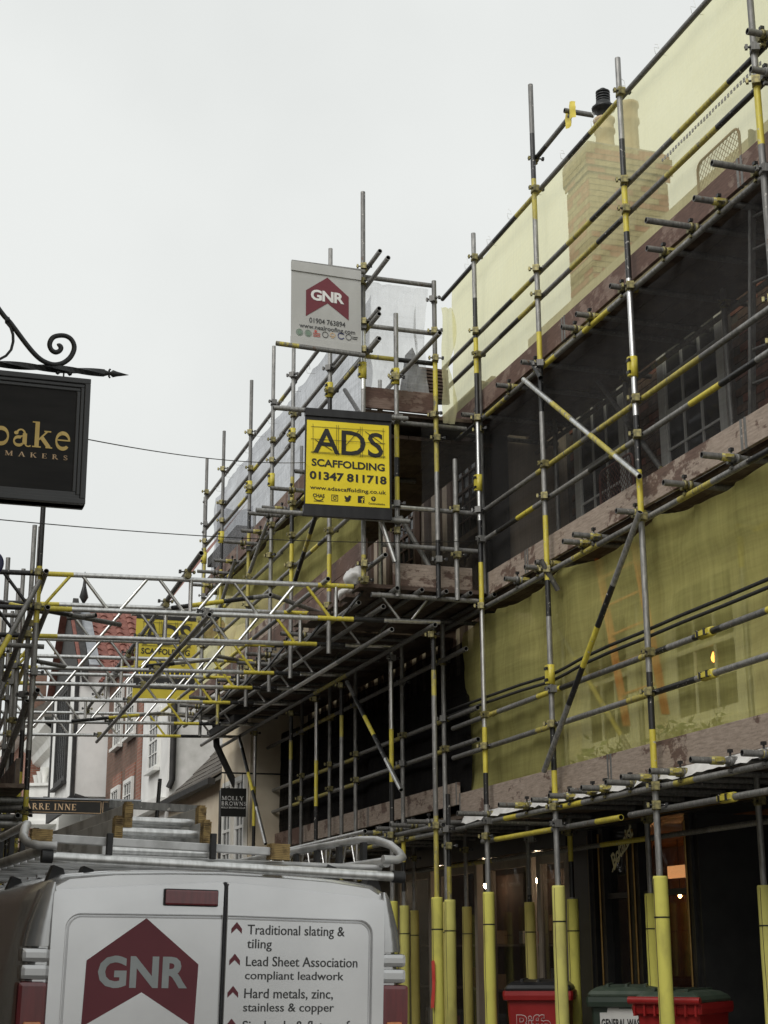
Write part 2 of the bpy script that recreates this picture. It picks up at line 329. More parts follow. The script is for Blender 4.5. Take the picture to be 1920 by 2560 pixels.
def disc2(cx, cy, rx, ry=None, n=20): ry = ry or rx; return poly2([(cx + rx * math.cos(2 * math.pi * k / n), cy + ry * math.sin(2 * math.pi * k / n)) for k in range(n)])
def rect2(x0, x1, y0, y1): return poly2([(x0, y0), (x1, y0), (x1, y1), (x0, y1)])
def line2(x0, y0, x1, y1, w):
    d = math.hypot(x1 - x0, y1 - y0); nx, ny = -(y1 - y0) / d * w / 2, (x1 - x0) / d * w / 2
    return poly2([(x0 - nx, y0 - ny), (x1 - nx, y1 - ny), (x1 + nx, y1 + ny), (x0 + nx, y0 + ny)])
# roman capitals with thick and thin strokes and serifs (cap height 1)
def serif(txt, gap=.10, small=None):
    T, t, sf = .17, .065, .05
    def sr(x, y, w=.30): return rect2(x - w / 2, x + w / 2, y, y + sf)
    def stem(x, lo=0, hi=1): return [rect2(x - T / 2, x + T / 2, lo, hi), sr(x, lo), sr(x, hi - sf)]
    G = {
     'I': (.34, lambda: stem(.17)), 'L': (.68, lambda: stem(.17) + [rect2(.17, .62, 0, t), rect2(.57, .62, 0, .24)]),
     'E': (.68, lambda: stem(.17) + [rect2(.17, .62, 0, t), rect2(.17, .60, 1 - t, 1), rect2(.17, .48, .47, .47 + t), rect2(.57, .62, 0, .22), rect2(.55, .60, .8, 1), rect2(.44, .48, .38, .62)]),
     'R': (.78, lambda: stem(.17) + [ring2(.30, .74, .22, .225, .06, -90, 90, 14, .16), rect2(.17, .30, 1 - t, 1), rect2(.17, .32, .48, .48 + t), line2(.34, .50, .68, .03, .15), sr(.68, 0, .2)]),
     'B': (.72, lambda: stem(.17) + [ring2(.30, .75, .20, .215, .06, -90, 90, 14, .16), ring2(.30, .265, .25, .235, .06, -90, 90, 14, .17), rect2(.17, .30, 1 - t, 1), rect2(.17, .32, .49, .49 + t), rect2(.17, .30, 0, t)]),
     'A': (.88, lambda: [line2(.12, 0, .43, 1, .075), line2(.43, .99, .75, 0, .17), rect2(.22, .62, .30, .30 + t), sr(.12, 0, .26), sr(.75, 0, .30)]),
     'N': (.88, lambda: [rect2(.14, .14 + t, 0, 1), line2(.17, 1, .72, .02, .16), rect2(.69, .69 + t, 0, 1), sr(.16, 0, .26), sr(.14, 1 - sf, .26), sr(.72, 1 - sf, .26)]),
     'M': (1.06, lambda: [rect2(.14, .14 + t, 0, 1), line2(.20, 1, .52, .03, .15), line2(.50, .03, .84, 1, .07), rect2(.78, .95, 0, 1), sr(.17, 0, .26), sr(.14, 1 - sf, .24), sr(.88, 0, .3), sr(.90, 1 - sf, .26)]),
     'O': (.90, lambda: [ring2(.45, .5, .34, .46, .065, 0, 360, 30, .17)]),
     'Y': (.84, lambda: [rect2(.35, .51, 0, .48), line2(.43, .44, .15, 1, .15), line2(.43, .44, .72, 1, .07), sr(.43, 0), sr(.15, 1 - sf, .28), sr(.72, 1 - sf, .24)]),
     'W': (1.16, lambda: [line2(.12, 1, .36, 0, .15), line2(.36, 0, .58, .96, .07), line2(.56, 1, .80, 0, .15), line2(.80, 0, 1.02, 1, .07), sr(.12, 1 - sf, .27), sr(.56, 1 - sf, .25), sr(1.02, 1 - sf, .24)]),
     'S': (.62, lambda: [ring2(.31, .735, .19, .22, .085, 25, 275, 16), ring2(.31, .265, .21, .22, .085, -160, 95, 16), line2(.22, .60, .42, .42, .15), rect2(.46, .51, .74, .96), rect2(.09, .14, .04, .28)]),
     'T': (.74, lambda: [rect2(.285, .455, 0, 1), sr(.37, 0), rect2(.06, .68, 1 - t, 1), rect2(.06, .11, .76, 1), rect2(.63, .68, .76, 1)]),
     'K': (.84, lambda: stem(.17) + [line2(.22, .42, .66, .99, .07), line2(.36, .58, .70, .02, .15), sr(.66, 1 - sf, .24), sr(.70, 0, .26)]),
     'o': (.62, lambda: [ring2(.31, .335, .225, .30, .06, 0, 360, 26, .16)]),
     'a': (.62, lambda: [rect2(.36, .50, .08, .50), ring2(.30, .46, .13, .18, .07, 0, 170, 12, .06), disc2(.15, .50, .07), ring2(.24, .19, .15, .16, .055, 60, 330, 16, .12), line2(.26, .37, .38, .40, .055), ring2(.55, .10, .09, .09, .05, 190, 330, 8)]),
     'k': (.70, lambda: [rect2(.11, .25, 0, 1), rect2(.02, .25, 1 - sf, 1), sr(.18, 0, .28), line2(.24, .30, .50, .63, .06), line2(.32, .42, .58, .03, .14), sr(.52, .62, .22), sr(.58, 0, .22)]),
     'e': (.58, lambda: [ring2(.30, .335, .21, .30, .06, 0, 318, 24, .15), rect2(.13, .50, .335, .335 + .055)]),
     ' ': (.36, lambda: []), '.': (.2, lambda: [disc2(.1, .07, .07)])}
    V, F = [], []; x = 0
    for ch in txt:
        w, g = G[ch]; V2, F2 = merge2(*g()) if g() else ([], [])
        i = len(V); V += [(p[0] + x, p[1]) for p in V2]; F += [tuple(i + k for k in q) for q in F2]; x += w + gap
    return V, F
def stacked(name, vf, frame, m, parent, off=.003):
    """strokes that overlap: each a hair prouder than the last so that no two lie in one plane"""
    v, f = vf; me = bpy.data.meshes.new(name); V = []; F = []
    for k, q in enumerate(f):
        i = len(V); V += [tuple(frame(v[j][0], v[j][1], off + (k % 40) * .00005)) for j in q]; F.append(tuple(range(i, i + len(q))))
    me.from_pydata(V, [], F); me.materials.append(MATS[m]); me.update(); return link(name, me, parent)

# ------------------------------------------------------------------ scaffold parts
TM = ['galvanised', 'yellow_paint', 'black_paint', 'aluminium', 'galvanised_dull', 'yellow_worn', 'bore_shade']   # g y k s d w
CI = dict(g=0, y=1, k=2, s=3, d=4, w=5)
rnd = random.Random(11)
def auto(L, base='g', p=.7):
    """paint bands of a hired tube: mostly bare, a run of black / yellow at one or both ends"""
    out = []; t = 0
    if L > 1.2 and rnd.random() < p:
        w = rnd.uniform(.25, .42); k = rnd.choice(['ky', 'yk', 'y', 'w', 'kyk'])
        t0 = rnd.uniform(.0, .6) * L
        if t0 > .02: out.append((t0 / L, CI[base]))
        for c in k:
            t0 += w
            if t0 < L: out.append((t0 / L, CI[c]))
        if t0 < L: out.append((1, CI[rnd.choice([base, 'g', 'd'])]))
        else: out[-1] = (1, out[-1][1])
        return out
    return [(1, CI[base])]
def spans(lst, lo, hi):
    """[(upper end, colour)...] in absolute units -> fractional bands"""
    out = []
    for e, c in lst:
        t = (min(e, hi) - lo) / (hi - lo)
        if t > (out[-1][0] if out else 0) + 1e-4: out.append((min(t, 1), CI[c]))
    if out[-1][0] < 1: out[-1] = (1, out[-1][1])
    return out
def tube(name, a, b, parent, bands=None, r=.0242, base='g', n=10):
    L = (Vector(b) - Vector(a)).length
    if bands is None: bands = auto(L, base)
    elif isinstance(bands, str): bands = [((i + 1) / len(bands), CI[c]) for i, c in enumerate(bands)]
    m = MB(); m.tube(a, b, r, n, bands, hollow=6); return m.build(name, TM, parent, recalc=False)
def _coupler_mesh():
    m = MB()
    for z in (-.022, .022): m.lathe([(.0255, z - .013), (.033, z - .013), (.033, z + .013), (.0255, z + .013)], (0, 0, 0), 10, 0)
    m.bx(-.03, .03, .028, .062, -.03, .03, 0); m.tube((-.075, .038, 0), (.075, .038, 0), .008, 6, m=1); m.bx(-.085, -.062, .022, .054, -.014, .014, 1)
    m.bx(.052, .07, .024, .052, -.018, .018, 0); return m
CPL = _coupler_mesh().mesh('coupler', ['coupler_steel', 'black_paint']); CPD = _coupler_mesh().mesh('coupler', ['galvanised_dull', 'black_paint'])
CPY = _coupler_mesh().mesh('coupler', ['yellow_paint', 'black_paint'])
_slv = MB(); _slv.lathe([(.026, -.085), (.035, -.085), (.035, .085), (.026, .085)], (0, 0, 0), 10, 0); _slv.bx(-.048, -.02, -.018, .018, -.08, .08, 0)
for _z in (-.05, .05): _slv.bx(-.054, -.036, -.024, .024, _z - .012, _z + .012, 1)
SLV = _slv.mesh('sleeve_coupler', ['yellow_paint', 'black_paint'])
_cl = MB(); _cl.lathe([(.0245, -.05), (.029, -.05), (.0295, .0), (.029, .05), (.0245, .05)], (0, 0, 0), 10, 0); _cl.bx(-.012, .012, -.045, -.02, -.03, .03, 0); CLP = _cl.mesh('board_clip', ['yellow_worn'])
def coupler(parent, p, axis='Z', rz=None):
    me = rnd.choice([CPL, CPL, CPL, CPD]); rz = rnd.uniform(-.5, .5) if rz is None else rz
    M = Matrix.Translation(p) @ Matrix.Rotation(rz + math.pi * .9, 4, 'Z')
    if axis == 'Y': M = Matrix.Translation(p) @ Matrix.Rotation(math.pi / 2, 4, 'X')
    if axis == 'X': M = Matrix.Translation(p) @ Matrix.Rotation(math.pi / 2, 4, 'Y')
    return link('coupler', me, parent, M)
def sleeve(parent, p, axis='Z'):
    M = Matrix.Translation(p)
    if axis == 'Y': M = M @ Matrix.Rotation(math.pi / 2, 4, 'X')
    return link('sleeve_coupler', SLV, parent, M)
def standard(parent, x, y, z0, z1, bands=None, cz=(), foam=None, sl=(), lean=(0, 0)):
    bb = spans(bands, z0, z1) if bands else None
    o = tube('standard', (x, y, z0), (x + lean[0], y + lean[1], z1), parent, bb)
    for z in cz: coupler(o, (x + lean[0] * (z - z0) / (z1 - z0), y, z))
    for z in sl: sleeve(o, (x, y, z))
    if foam:
        m = MB(); ft, fm = foam; n = 14
        sd = x * 7.1 + y * 3.3; prof = [(.026, ft), (.050, ft), (.054, ft - .012)] + [(.0545 + .0022 * wav(k * .6, sd, 1), ft - .02 - .265 * k / 5) for k in range(6)] + [(.0505, ft - .292)] + [(.0548 + .0028 * wav(k * .35, sd, 5), ft - .30 - (ft - .44) * k / 16) for k in range(17)]; bend = (.006 * wav(sd, 2, 3), .006 * wav(sd, 8, 3))
        if fm == 'foam_yellow' and wav(sd, 4.2, .7) > .05: fm = 'foam_faded'
        for k in range(len(prof) - 1):
            r0, r1 = [[Vector((x + bend[0] * math.sin(z * 2.2) + r * (1 + .03 * math.sin(j * 1.3 + z * 5)) * math.cos(2 * math.pi * j / n), y + bend[1] * math.sin(z * 1.7) + r * math.sin(2 * math.pi * j / n), z)) for j in range(n)] for r, z in prof[k:k + 2]]
            m.rings([r0, r1], 0)
        f = m.build('foam_sleeve', fm, o, recalc=False)
        m = MB(); m.lathe([(.050, ft - .297), (.0565, ft - .297), (.0565, ft - .287), (.050, ft - .287)], (x, y, 0), 14); m.build('sleeve_tie', 'cable', o)
        an = 3.6 + wav(sd, 1, 9) * 1.2; m = MB(); m.path([(x + .0555 * math.cos(an + .1 * math.sin(z * 3)), y + .0555 * math.sin(an + .1 * math.sin(z * 3)), z) for z in [ft - .02 - (ft - .2) * k / 14 for k in range(15)]], .0022, 4); m.build('sleeve_slit', 'timber_brown', o)
    return o
def plank(name, m, parent, a, b, w, t, up=(0, 0, 1)):
    """a scaffold board from a to b; w wide across, t thick"""
    a, b = Vector(a), Vector(b); d = (b - a); L = d.length; d /= L; up = Vector(up); sd = d.cross(up).normalized()
    mb = MB(); mb.obox((a + b) / 2, d * L / 2, sd * w / 2, up * t / 2); return mb.build(name, m, parent, bevel=.004)
def sheet(name, P, nu, nv, m, parent=None, smooth=True):
    """curved cloth: P(u, v) -> point"""
    mb = MB(); mb.rings([[P(i / nu, j / nv) for i in range(nu + 1)] for j in range(nv + 1)], 0, close=False, smooth=smooth); return mb.build(name, m, parent, recalc=False)
def wav(a, b, c): return mnoise.noise(Vector((a, b, c)))

# ================================================================== THE SETTING
g = MB(); g.face([(-400, -300, -.02), (400, -300, -.02), (400, 700, -.02), (-400, 700, -.02)]); struct(g.build('ground', 'paving'))
g = MB(); g.face([(.2, -30, .0), (4.0, -30, .0), (4.0, 120, .0), (.2, 120, .0)]); struct(g.build('road', 'road'))
g = MB(); g.bx(4.0, 8.6, -30, 120, -.02, .1); struct(g.build('pavement_right', 'paving', bevel=.01))
g = MB(); g.bx(-4, .2, -30, 120, -.02, .1); struct(g.build('pavement_left', 'paving', bevel=.01))

# ------------------------------------------------------------------ window builder (on a wall whose street face is the plane X = x0)
def sash(parent, x0, y0, y1, z0, z1, nx=3, nz=4, frame='white_paint', surround=.10, sill=True, proud=.04, bar=.022, name='window'):
    m = MB(); s_ = surround
    m.bx(x0 - proud, x0 + .02, y0 - s_, y0, z0 - s_ * .5, z1 + s_); m.bx(x0 - proud, x0 + .02, y1, y1 + s_, z0 - s_ * .5, z1 + s_)
    m.bx(x0 - proud - .003, x0 + .02, y0, y1, z1, z1 + s_); m.bx(x0 - proud - .003, x0 + .02, y0, y1, z0 - s_ * .5, z0)
    w = m.build(name, frame, parent)
    g_ = bx('pane', 'window_glass', w, x0 - .012, x0 - .004, y0, y1, z0, z1)
    b = MB()
    for k in range(nx + 1):
        y = y0 + (y1 - y0) * k / nx; t = bar if 0 < k < nx else bar * 1.8
        b.bx(x0 - .03, x0 - .0125, max(y0, y - t / 2), min(y1, y + t / 2), z0, z1)
    for k in range(nz + 1):
        z = z0 + (z1 - z0) * k / nz; t = bar if 0 < k < nz else bar * 1.8
        if nz % 2 == 0 and k == nz // 2: t = bar * 2
        b.bx(x0 - .033, x0 - .0125, y0, y1, max(z0, z - t / 2), min(z1, z + t / 2))
    b.build('glazing_bars', frame, w)
    if sill: bx('sill', frame, w, x0 - proud - .07, x0 + .01, y0 - s_ - .04, y1 + s_ + .04, z0 - s_ * .5 - .07, z0 - s_ * .5 - .003)
    return w

# ================================================================== RIGHT: BUILDING A behind the near scaffold
AX, AZ = 6.75, 7.75
bA = thing('shop_building', 'tall brick and stucco building with black shopfront behind the near scaffold', 'building', (AX, 10, .1))
bx('upper_wall', 'mortar_dark', bA, AX, AX + 3.5, 5.0, 14.55, 4.97, AZ)
bx('stucco_wall', 'stucco', bA, AX - .03, AX + 3.5, 5.0, 14.6, 2.85, 4.97)
m = MB(); m.bx(AX - .28, AX + 3.6, 4.95, 14.65, AZ, AZ + .10); m.bx(AX - .20, AX + .1, 4.97, 14.62, AZ - .12, AZ); m.bx(AX - .34, AX - .2, 4.9, 14.7, AZ + .10, AZ + .2); m.build('cornice', 'stone', bA)
m = MB(); m.face([(AX - .1, 4.95, AZ + .12), (AX + 2.2, 4.95, AZ + .3), (AX + 2.2, 14.65, AZ + .3), (AX - .1, 14.65, AZ + .12)]); m.face([(AX + 2.2, 4.95, AZ + .3), (AX + 4.4, 4.95, AZ + .1), (AX + 4.4, 14.65, AZ + .1), (AX + 2.2, 14.65, AZ + .3)]); m.build('roof', 'slate', bA)
upw = [(8.75, 9.75, 5.55, 6.95), (11.18, 12.14, 5.55, 6.98), (13.1, 14.02, 5.55, 6.95)]
for q in upw:
    w = sash(bA, AX - .07, *q, nx=3, nz=4, surround=.12); bx('reveal', 'mortar_dark', w, AX - .05, AX - .003, q[0] - .12, q[1] + .12, q[2] - .06, q[3] + .12)
# bricks one by one on the storey that shows between the boards
bk = MB(); bk.bx(-.012, .0, -.1075, .1075, -.0325, .0325); BRK = {c: bk.mesh('brick', [c]) for c in ('brick_dark', 'brick_red')}
rb = random.Random(5); cells = []
for r in range(36):
    z = 5.0 + .0375 + r * .075
    if z > AZ - .15: break
    for c in range(45):
        y = 5.1 + c * .225 + (.1125 if r % 2 else 0)
        if y > 14.4 or y < 7.4 or any(a - .22 < y < b + .22 and c0 - .16 < z < d0 + .22 for a, b, c0, d0 in upw): continue
        cells.append((y, z))
cells.sort(key=lambda p: abs(p[0] - 11.5) + abs(p[1] - 6.0) * 2.2)
for y, z in cells[:290]:
    link('brick', BRK['brick_dark' if rb.random() < .75 else 'brick_red'], bA, Matrix.Translation((AX - rb.uniform(.0, .004), y, z)))
m = MB()
for y, z in cells[290:]: m.bx(AX - .012 - rb.uniform(0, .004), AX, y - .1075, y + .1075, z - .0325, z + .0325, 0 if rb.random() < .75 else 1)
o = m.build('brickwork', ['brick_dark', 'brick_red'], bA, recalc=False); o['kind'] = 'stuff'
# stucco storey: tall sash windows with pilasters, planters below
for y0, y1 in ((8.7, 9.7), (11.22, 12.28), (13.2, 14.1)):
    sash(bA, AX - .05, y0, y1, 3.45, 4.62, nx=3, nz=4, surround=.16)
m = MB()
for y in (7.9, 10.45, 12.75, 14.5): m.bx(AX - .10, AX - .03, y - .14, y + .14, 2.9, 4.9); m.bx(AX - .13, AX - .03, y - .18, y + .18, 4.72, 4.93)
m.bx(AX - .16, AX - .03, 5, 14.6, 4.88, 4.968); m.build('pilasters', 'stucco', bA)
# shopfront
FZ = 2.64
bx('fascia', 'shop_black', bA, AX - .18, AX + .3, 5.0, 14.58, FZ, 2.84); bx('fascia_moulding', 'brass', bA, AX - .2, AX - .183, 5.0, 14.58, FZ + .02, FZ + .04)
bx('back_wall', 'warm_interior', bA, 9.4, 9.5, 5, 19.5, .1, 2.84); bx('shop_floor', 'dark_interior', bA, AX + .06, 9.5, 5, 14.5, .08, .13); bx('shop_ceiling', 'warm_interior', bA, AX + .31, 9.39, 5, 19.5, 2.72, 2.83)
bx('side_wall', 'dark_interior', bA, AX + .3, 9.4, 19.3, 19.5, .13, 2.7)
def py_on(px): return pX(px, 2300, AX - .05).y
ys = [py_on(p) for p in (1448, 1490, 1516, 1588, 1604, 1738)]          # far to near
m = MB(); m.bx(AX - .1, AX + .05, ys[1] + .01, 14.55, .1, FZ); m.build('pier', 'shop_black', bA)
for nm, a, b in (('pane_far', ys[2], ys[3]), ('pane_near', ys[4], ys[5])):
    y1, y0 = a, b
    o = bx('shop_window', 'shop_black', bA, AX - .06, AX + .04, y0 - .06, y1 + .06, .1, .75); bx('pane', 'shop_glass', o, AX - .01, AX + .0, y0, y1, .75, FZ)
    bx('transom_bar', 'shop_black', o, AX - .05, AX + .03, y0, y1, 1.98, 2.03)
for y in [ys[1] - .0, ys[0], ys[2], ys[3], ys[4], ys[5]]:
    m = MB(); m.bx(AX - .08, AX + .04, y - .05, y + .05, .1, FZ); o = m.build('mullion', 'shop_black', bA); t = MB(); t.tube((AX - .09, y + .03, .5), (AX - .09, y + .03, FZ - .05), .011, 8); t.build('brass_beading', 'brass', o)
m = MB(); m.bx(AX + .9, AX + 1.0, 5.2, ys[5] - .05, .1, FZ); m.bx(AX - .05, AX + .95, ys[5] - .12, ys[5] - .05, .1, FZ); m.build('door_recess', 'shop_black', bA)
m = MB(); m.bx(AX + .86, AX + .9, 7.9, 8.7, .15, 2.2); dr = m.build('door', 'shop_brown', bA); bx('handle', 'brass', dr, AX + .82, AX + .858, 8.6, 8.63, .95, 1.25)
# interior lamps; the warm bulbs by the alcove are added to light it
def bulb(p, r, mt, nm='pendant_or_fill_lamp'):
    m = MB(); m.lathe([(r * .3, -r), (r * .8, -r * .5), (r, 0), (r * .75, r * .6), (r * .25, r * 1.1)], p, 10, 0); m.tube((p[0], p[1], p[2] + r), (p[0], p[1], 2.7), .006, 5, m=1); m.build(nm, [mt, 'cable'], bA)
for q, xx, r, mt in (((1552, 2236), 7.6, .018, 'lamp_white'), ((1571, 2237), 7.6, .02, 'lamp_white'), ((1573, 2270), 7.9, .035, 'lamp_warm'), ((1568, 2262), 7.95, .02, 'lamp_warm'), ((1700, 2240), 8.6, .022, 'lamp_warm'), ((1640, 2230), 8.9, .03, 'lamp_warm')):
    bulb(tuple(pX(*q, xx)), r, mt)
a, b = pX(1668, 2166, 8.4), pX(1722, 2192, 8.4); m = MB(); m.bx(8.4, 8.43, min(a.y, b.y), max(a.y, b.y), min(a.z, b.z), max(a.z, b.z)); m.build('lit_panel', 'lamp_glow', bA)
a, b = pX(1682, 2200, 8.9), pX(1745, 2380, 8.9); m = MB(); m.bx(8.9, 8.93, min(a.y, b.y), max(a.y, b.y), min(a.z, b.z), max(a.z, b.z)); m.build('alcove', 'warm_interior', bA)
m = MB()
for k in range(5): z = .9 + k * .32; m.bx(8.3, 8.6, 12.2, 13.6, z, z + .03)
for k in range(36):
    z = .93 + rb.randrange(5) * .32; y = rb.uniform(12.25, 13.5); m.bx(8.35, 8.42, y, y + .06, z, z + rb.uniform(.12, .24))
m.build('bottle_shelves', 'timber_brown', bA)
# gilt script sign on the glass
c = pX(1553, 2116, AX - .14); fr = lambda u, v, w: Vector((AX - .13 - w, c.y - u, c.z + v))
v, f = fit(glyphs('Botanist', .025, .92, .25), -.27, .27, -.07, .085); ca, sa = math.cos(.62), math.sin(.62)
st = decal('gilt_lettering', ([(x * ca - y * sa, x * sa + y * ca) for x, y in v], f), fr, 'gilt_cream', None)
tag(st, 'gilt slanting script reading Botanist above the bar window', 'sign lettering')
bl = MB()
bl.path([fr(-.22 + .42 * t, -.22 + .30 * t + .03 * math.sin(t * 6), .004) for t in [k / 12 for k in range(13)]], .006, 6); sw = bl.build('underline_flourish', 'gilt_cream', st)
# window lamp on the stucco storey
p = pX(1803, 1645, AX - .0); m = MB(); m.lathe([(.006, -.04), (.018, -.025), (.022, .0), (.012, .03), (.004, .05)], (AX - .075, p.y, p.z), 8); m.build('wall_lamp', 'flame', bA)
# planters, foliage
for i, (y0, y1, lb) in enumerate(((11.15, 12.35, 'planter of white flowers under the sash window nearest the orange ladder'), (13.1, 14.2, 'planter of white flowers behind the far end of the yellow net'), (8.6, 9.8, 'planter of white flowers at the right edge behind the net'))):
    pt = thing('flower_planter', lb, 'planter', (AX - .2, (y0 + y1) / 2, 2.95), 'window planters behind the yellow net')
    bx('box', 'timber_black', pt, AX - .34, AX - .06, y0, y1, 2.9, 3.12)
    for nm, mt, n_, sz in (('foliage', 'leaf_green', 320, .05), ('blossoms', 'petal', 60, .032)):
        m = MB()
        for k in range(n_):
            q = Vector((AX - .2 + rb.gauss(0, .09), rb.uniform(y0, y1), 3.14 + abs(rb.gauss(0, .11)))); a1 = Vector((rb.gauss(0, 1), rb.gauss(0, 1), rb.gauss(0, 1))).normalized() * sz; a2 = a1.orthogonal().normalized() * sz * .55
            m.face([q - a1, q + a2, q + a1, q - a2])
        o = m.build(nm, mt, pt, recalc=False); o['kind'] = 'stuff'
# chimney behind the top net, brick by brick
cz0, cz1 = AZ + .3, pY(1560, 372, 15.0).z
cx0, cx1, cy0, cy1 = pY(1475, 500, 15.0).x, pY(1672, 500, 15.0).x, 15.0, 15.62
ch = thing('chimney_stack', 'brick chimney stack with two pots rising behind the pale yellow net', 'chimney', (cx0, cy0, cz0))
bx('core', 'mortar', ch, cx0 + .012, cx1 - .012, cy0 + .012, cy1 - .012, 6.8, cz1)
bq = MB(); bq.bx(-.1075, .1075, -.012, .0, -.0325, .0325); BQ = [bq.mesh('brick', [c]) for c in ('brick_buff', 'brick_buff', 'brick_red')]; bs = MB(); bs.bx(-.012, 0, -.1075, .1075, -.0325, .0325); BS = [bs.mesh('brick', [c]) for c in ('brick_buff', 'brick_buff', 'brick_red')]
r = 0; z = cz1 - .0375; placed = 0
while z > AZ - .4 and placed < 285:
    grow = .05 if r in (1, 2, 3) else (.025 if r in (0, 4) else 0)
    def course(lo, hi, half):
        cuts = [lo]; q = lo + (.1125 if half else .225)
        while q < hi - .06: cuts.append(q); q += .225
        return list(zip(cuts, cuts[1:] + [hi]))
    for a_, b_ in course(cx0 - grow, cx1 + grow, r % 2):
        link('brick', rb.choice(BQ), ch, Matrix.Translation(((a_ + b_) / 2, cy0 + .012 - grow - rb.uniform(0, .004), z)) @ Matrix.Diagonal(((b_ - a_ - .009) / .215, 1, 1, 1))); placed += 1
    for a_, b_ in course(cy0 + .012 - grow, cy1, not r % 2):
        link('brick', rb.choice(BS), ch, Matrix.Translation((cx0 + .012 - grow - rb.uniform(0, .004), (a_ + b_) / 2, z)) @ Matrix.Diagonal((1, (b_ - a_ - .009) / .215, 1, 1))); placed += 1
    z -= .075; r += 1
m = MB(); m.bx(cx0 - .03, cx1 + .03, cy0 - .02, cy1 + .03, cz1 - .30, cz1 - .02); m.bx(cx0 + .02, cx1 - .02, cy0 + .03, cy1 - .03, cz1 - .02, cz1 + .05); m.build('corbelled_cap', 'mortar', ch)
def pot(px, py0, py1, r, cowl):
    p0 = pY(px, py0, 15.3); p1 = pY(px, py1, 15.3); h = p1.z - cz1
    m = MB(); m.lathe([(r * 1.15, 0), (r * 1.2, .1), (r * 1.02, .13), (r * .95, .2), (r * .92, h * .62), (r * 1.1, h * .66), (r * 1.1, h * .72), (r * .95, h * .76), (r * .97, h * .9), (r * 1.12, h * .94), (r * 1.12, h), (r * .8, h)], (p0.x, 15.3, cz1), 16); o = m.build('chimney_pot', 'terracotta', ch)
    if cowl:
        m = MB(); m.lathe([(r * .7, h - .02), (r * .72, h + .12), (r * 1.2, h + .13), (r * 1.24, h + .16), (r * .85, h + .20), (r * .75, h + .24)], (p0.x, 15.3, cz1), 16)
        for k in range(4): m.lathe([(r * .62, h + .25 + k * .036), (r * .74, h + .25 + k * .036), (r * .74, h + .27 + k * .036), (r * .62, h + .27 + k * .036)], (p0.x, 15.3, cz1), 16)
        m.lathe([(r * .55, h + .22), (r * .58, h + .39), (r * .3, h + .42)], (p0.x, 15.3, cz1), 12); m.build('cowl', 'iron_black', o)
pot(1512, 340, 300, .118, True); pot(1575, 350, 262, .116, False)

# ================================================================== RIGHT: BUILDING B (timber framed) behind the far scaffold
bB = thing('timber_framed_house', 'cream timber framed house half hidden by the far right scaffold', 'building', (6.2, 18, .1))
BXw = 6.1
bx('upper_wall', 'old_plaster', bB, BXw, BXw + 3, 14.7, 23.2, 4.4, 7.3); bx('jetty_wall', 'timber_black', bB, BXw + .02, BXw + 3, 14.7, 23.2, 3.1, 4.4)
m = MB(); m.bx(7.34, 7.44, 14.65, 23.2, .1, 3.09); m.bx(6.76, 7.33, 14.6, 14.65, .1, 3.09); m.bx(6.76, 7.33, 20.3, 23.2, .1, 3.09); m.build('lower_wall', 'shop_black', bB)
for k in range(22):
    y = 14.75 + k * .385; bx('stud', 'timber_brown', bB, BXw - .035, BXw + .01, y, y + (.13 if k % 3 else .17), 4.45, 7.25)
for z in (4.25, 5.75, 7.1): bx('beam', 'timber_brown', bB, BXw - .05, BXw + .01, 14.7, 23.2, z, z + .2)
for y, sg in ((15.0, 1), (16.6, -1), (18.5, 1), (20.2, -1)):
    m = MB(); m.path([(BXw - .04, y + sg * 1.1 * t, 4.5 + 1.2 * (t ** .6)) for t in [k / 10 for k in range(11)]], .065, 6); m.build('curved_brace', 'timber_brown', bB)
for y in (14.98, 17.3, 19.6): 
    w = sash(bB, BXw - .06, y + .15, y + 1.0, 5.95, 7.0, nx=4, nz=6, frame='timber_brown', surround=.07, bar=.016, name='leaded_window')
bx('barge', 'timber_black', bB, BXw - .3, BXw, 14.62, 14.70, 4.3, 7.3)
m = MB(); m.face([(BXw - .35, 14.6, 7.3), (BXw + 1.1, 14.6, 8.05), (BXw + 1.1, 23.3, 8.05), (BXw - .35, 23.3, 7.3)]); rB = m.build('roof', 'timber_black', bB)
for k in range(11): x = BXw - .3 + k * .128; z = 7.3 + (x - BXw + .35) * .517; bx('batten', 'board_pale', rB, x, x + .05, 14.6, 23.3, z + .01, z + .05)
# its shopfront: brown framed panes
for a, b in ((14.75, 15.55), (15.75, 17.0), (17.3, 18.6), (18.9, 20.2)):
    w = MB(); x0 = 6.68; w.bx(x0, 6.76, a, a + .09, .1, 2.5); w.bx(x0, 6.76, b - .09, b, .1, 2.5); w.bx(x0 - .003, 6.76, a + .09, b - .09, 2.38, 2.5); w.bx(x0 - .003, 6.76, a + .09, b - .09, .1, .55)
    o = w.build('shop_window', 'shop_brown', bB); bx('pane', 'shop_glass', o, 6.70, 6.708, a + .09, b - .09, .55, 2.38); bx('display_back', 'timber_brown', o, 7.30, 7.32, a + .1, b - .1, .55, 2.38)
    for z in (1.05, 1.55): bx('display_shelf', 'shop_brown', o, 6.95, 7.29, a + .1, b - .1, z, z + .025)
    m = MB()
    for k in range(9): y = rb.uniform(a + .15, b - .2); z = rb.choice((.56, 1.08, 1.58)); m.bx(7.0, 7.14, y, y + rb.uniform(.06, .12), z, z + rb.uniform(.1, .3), k % 3)
    m.build('display_goods', ['paper', 'gold_pale', 'print_red'], o)
    m = MB(); m.lathe([(.012, -.03), (.03, -.01), (.03, .02), (.01, .03)], (7.05, (a + b) / 2, 2.25), 8); m.build('display_fill_lamp', 'lamp_white', o)  # added lamp in each window, brightens the dim display behind the glass
bx('shop_fascia', 'shop_black', bB, 6.62, 6.75, 14.65, 23.2, 2.52, 3.05)
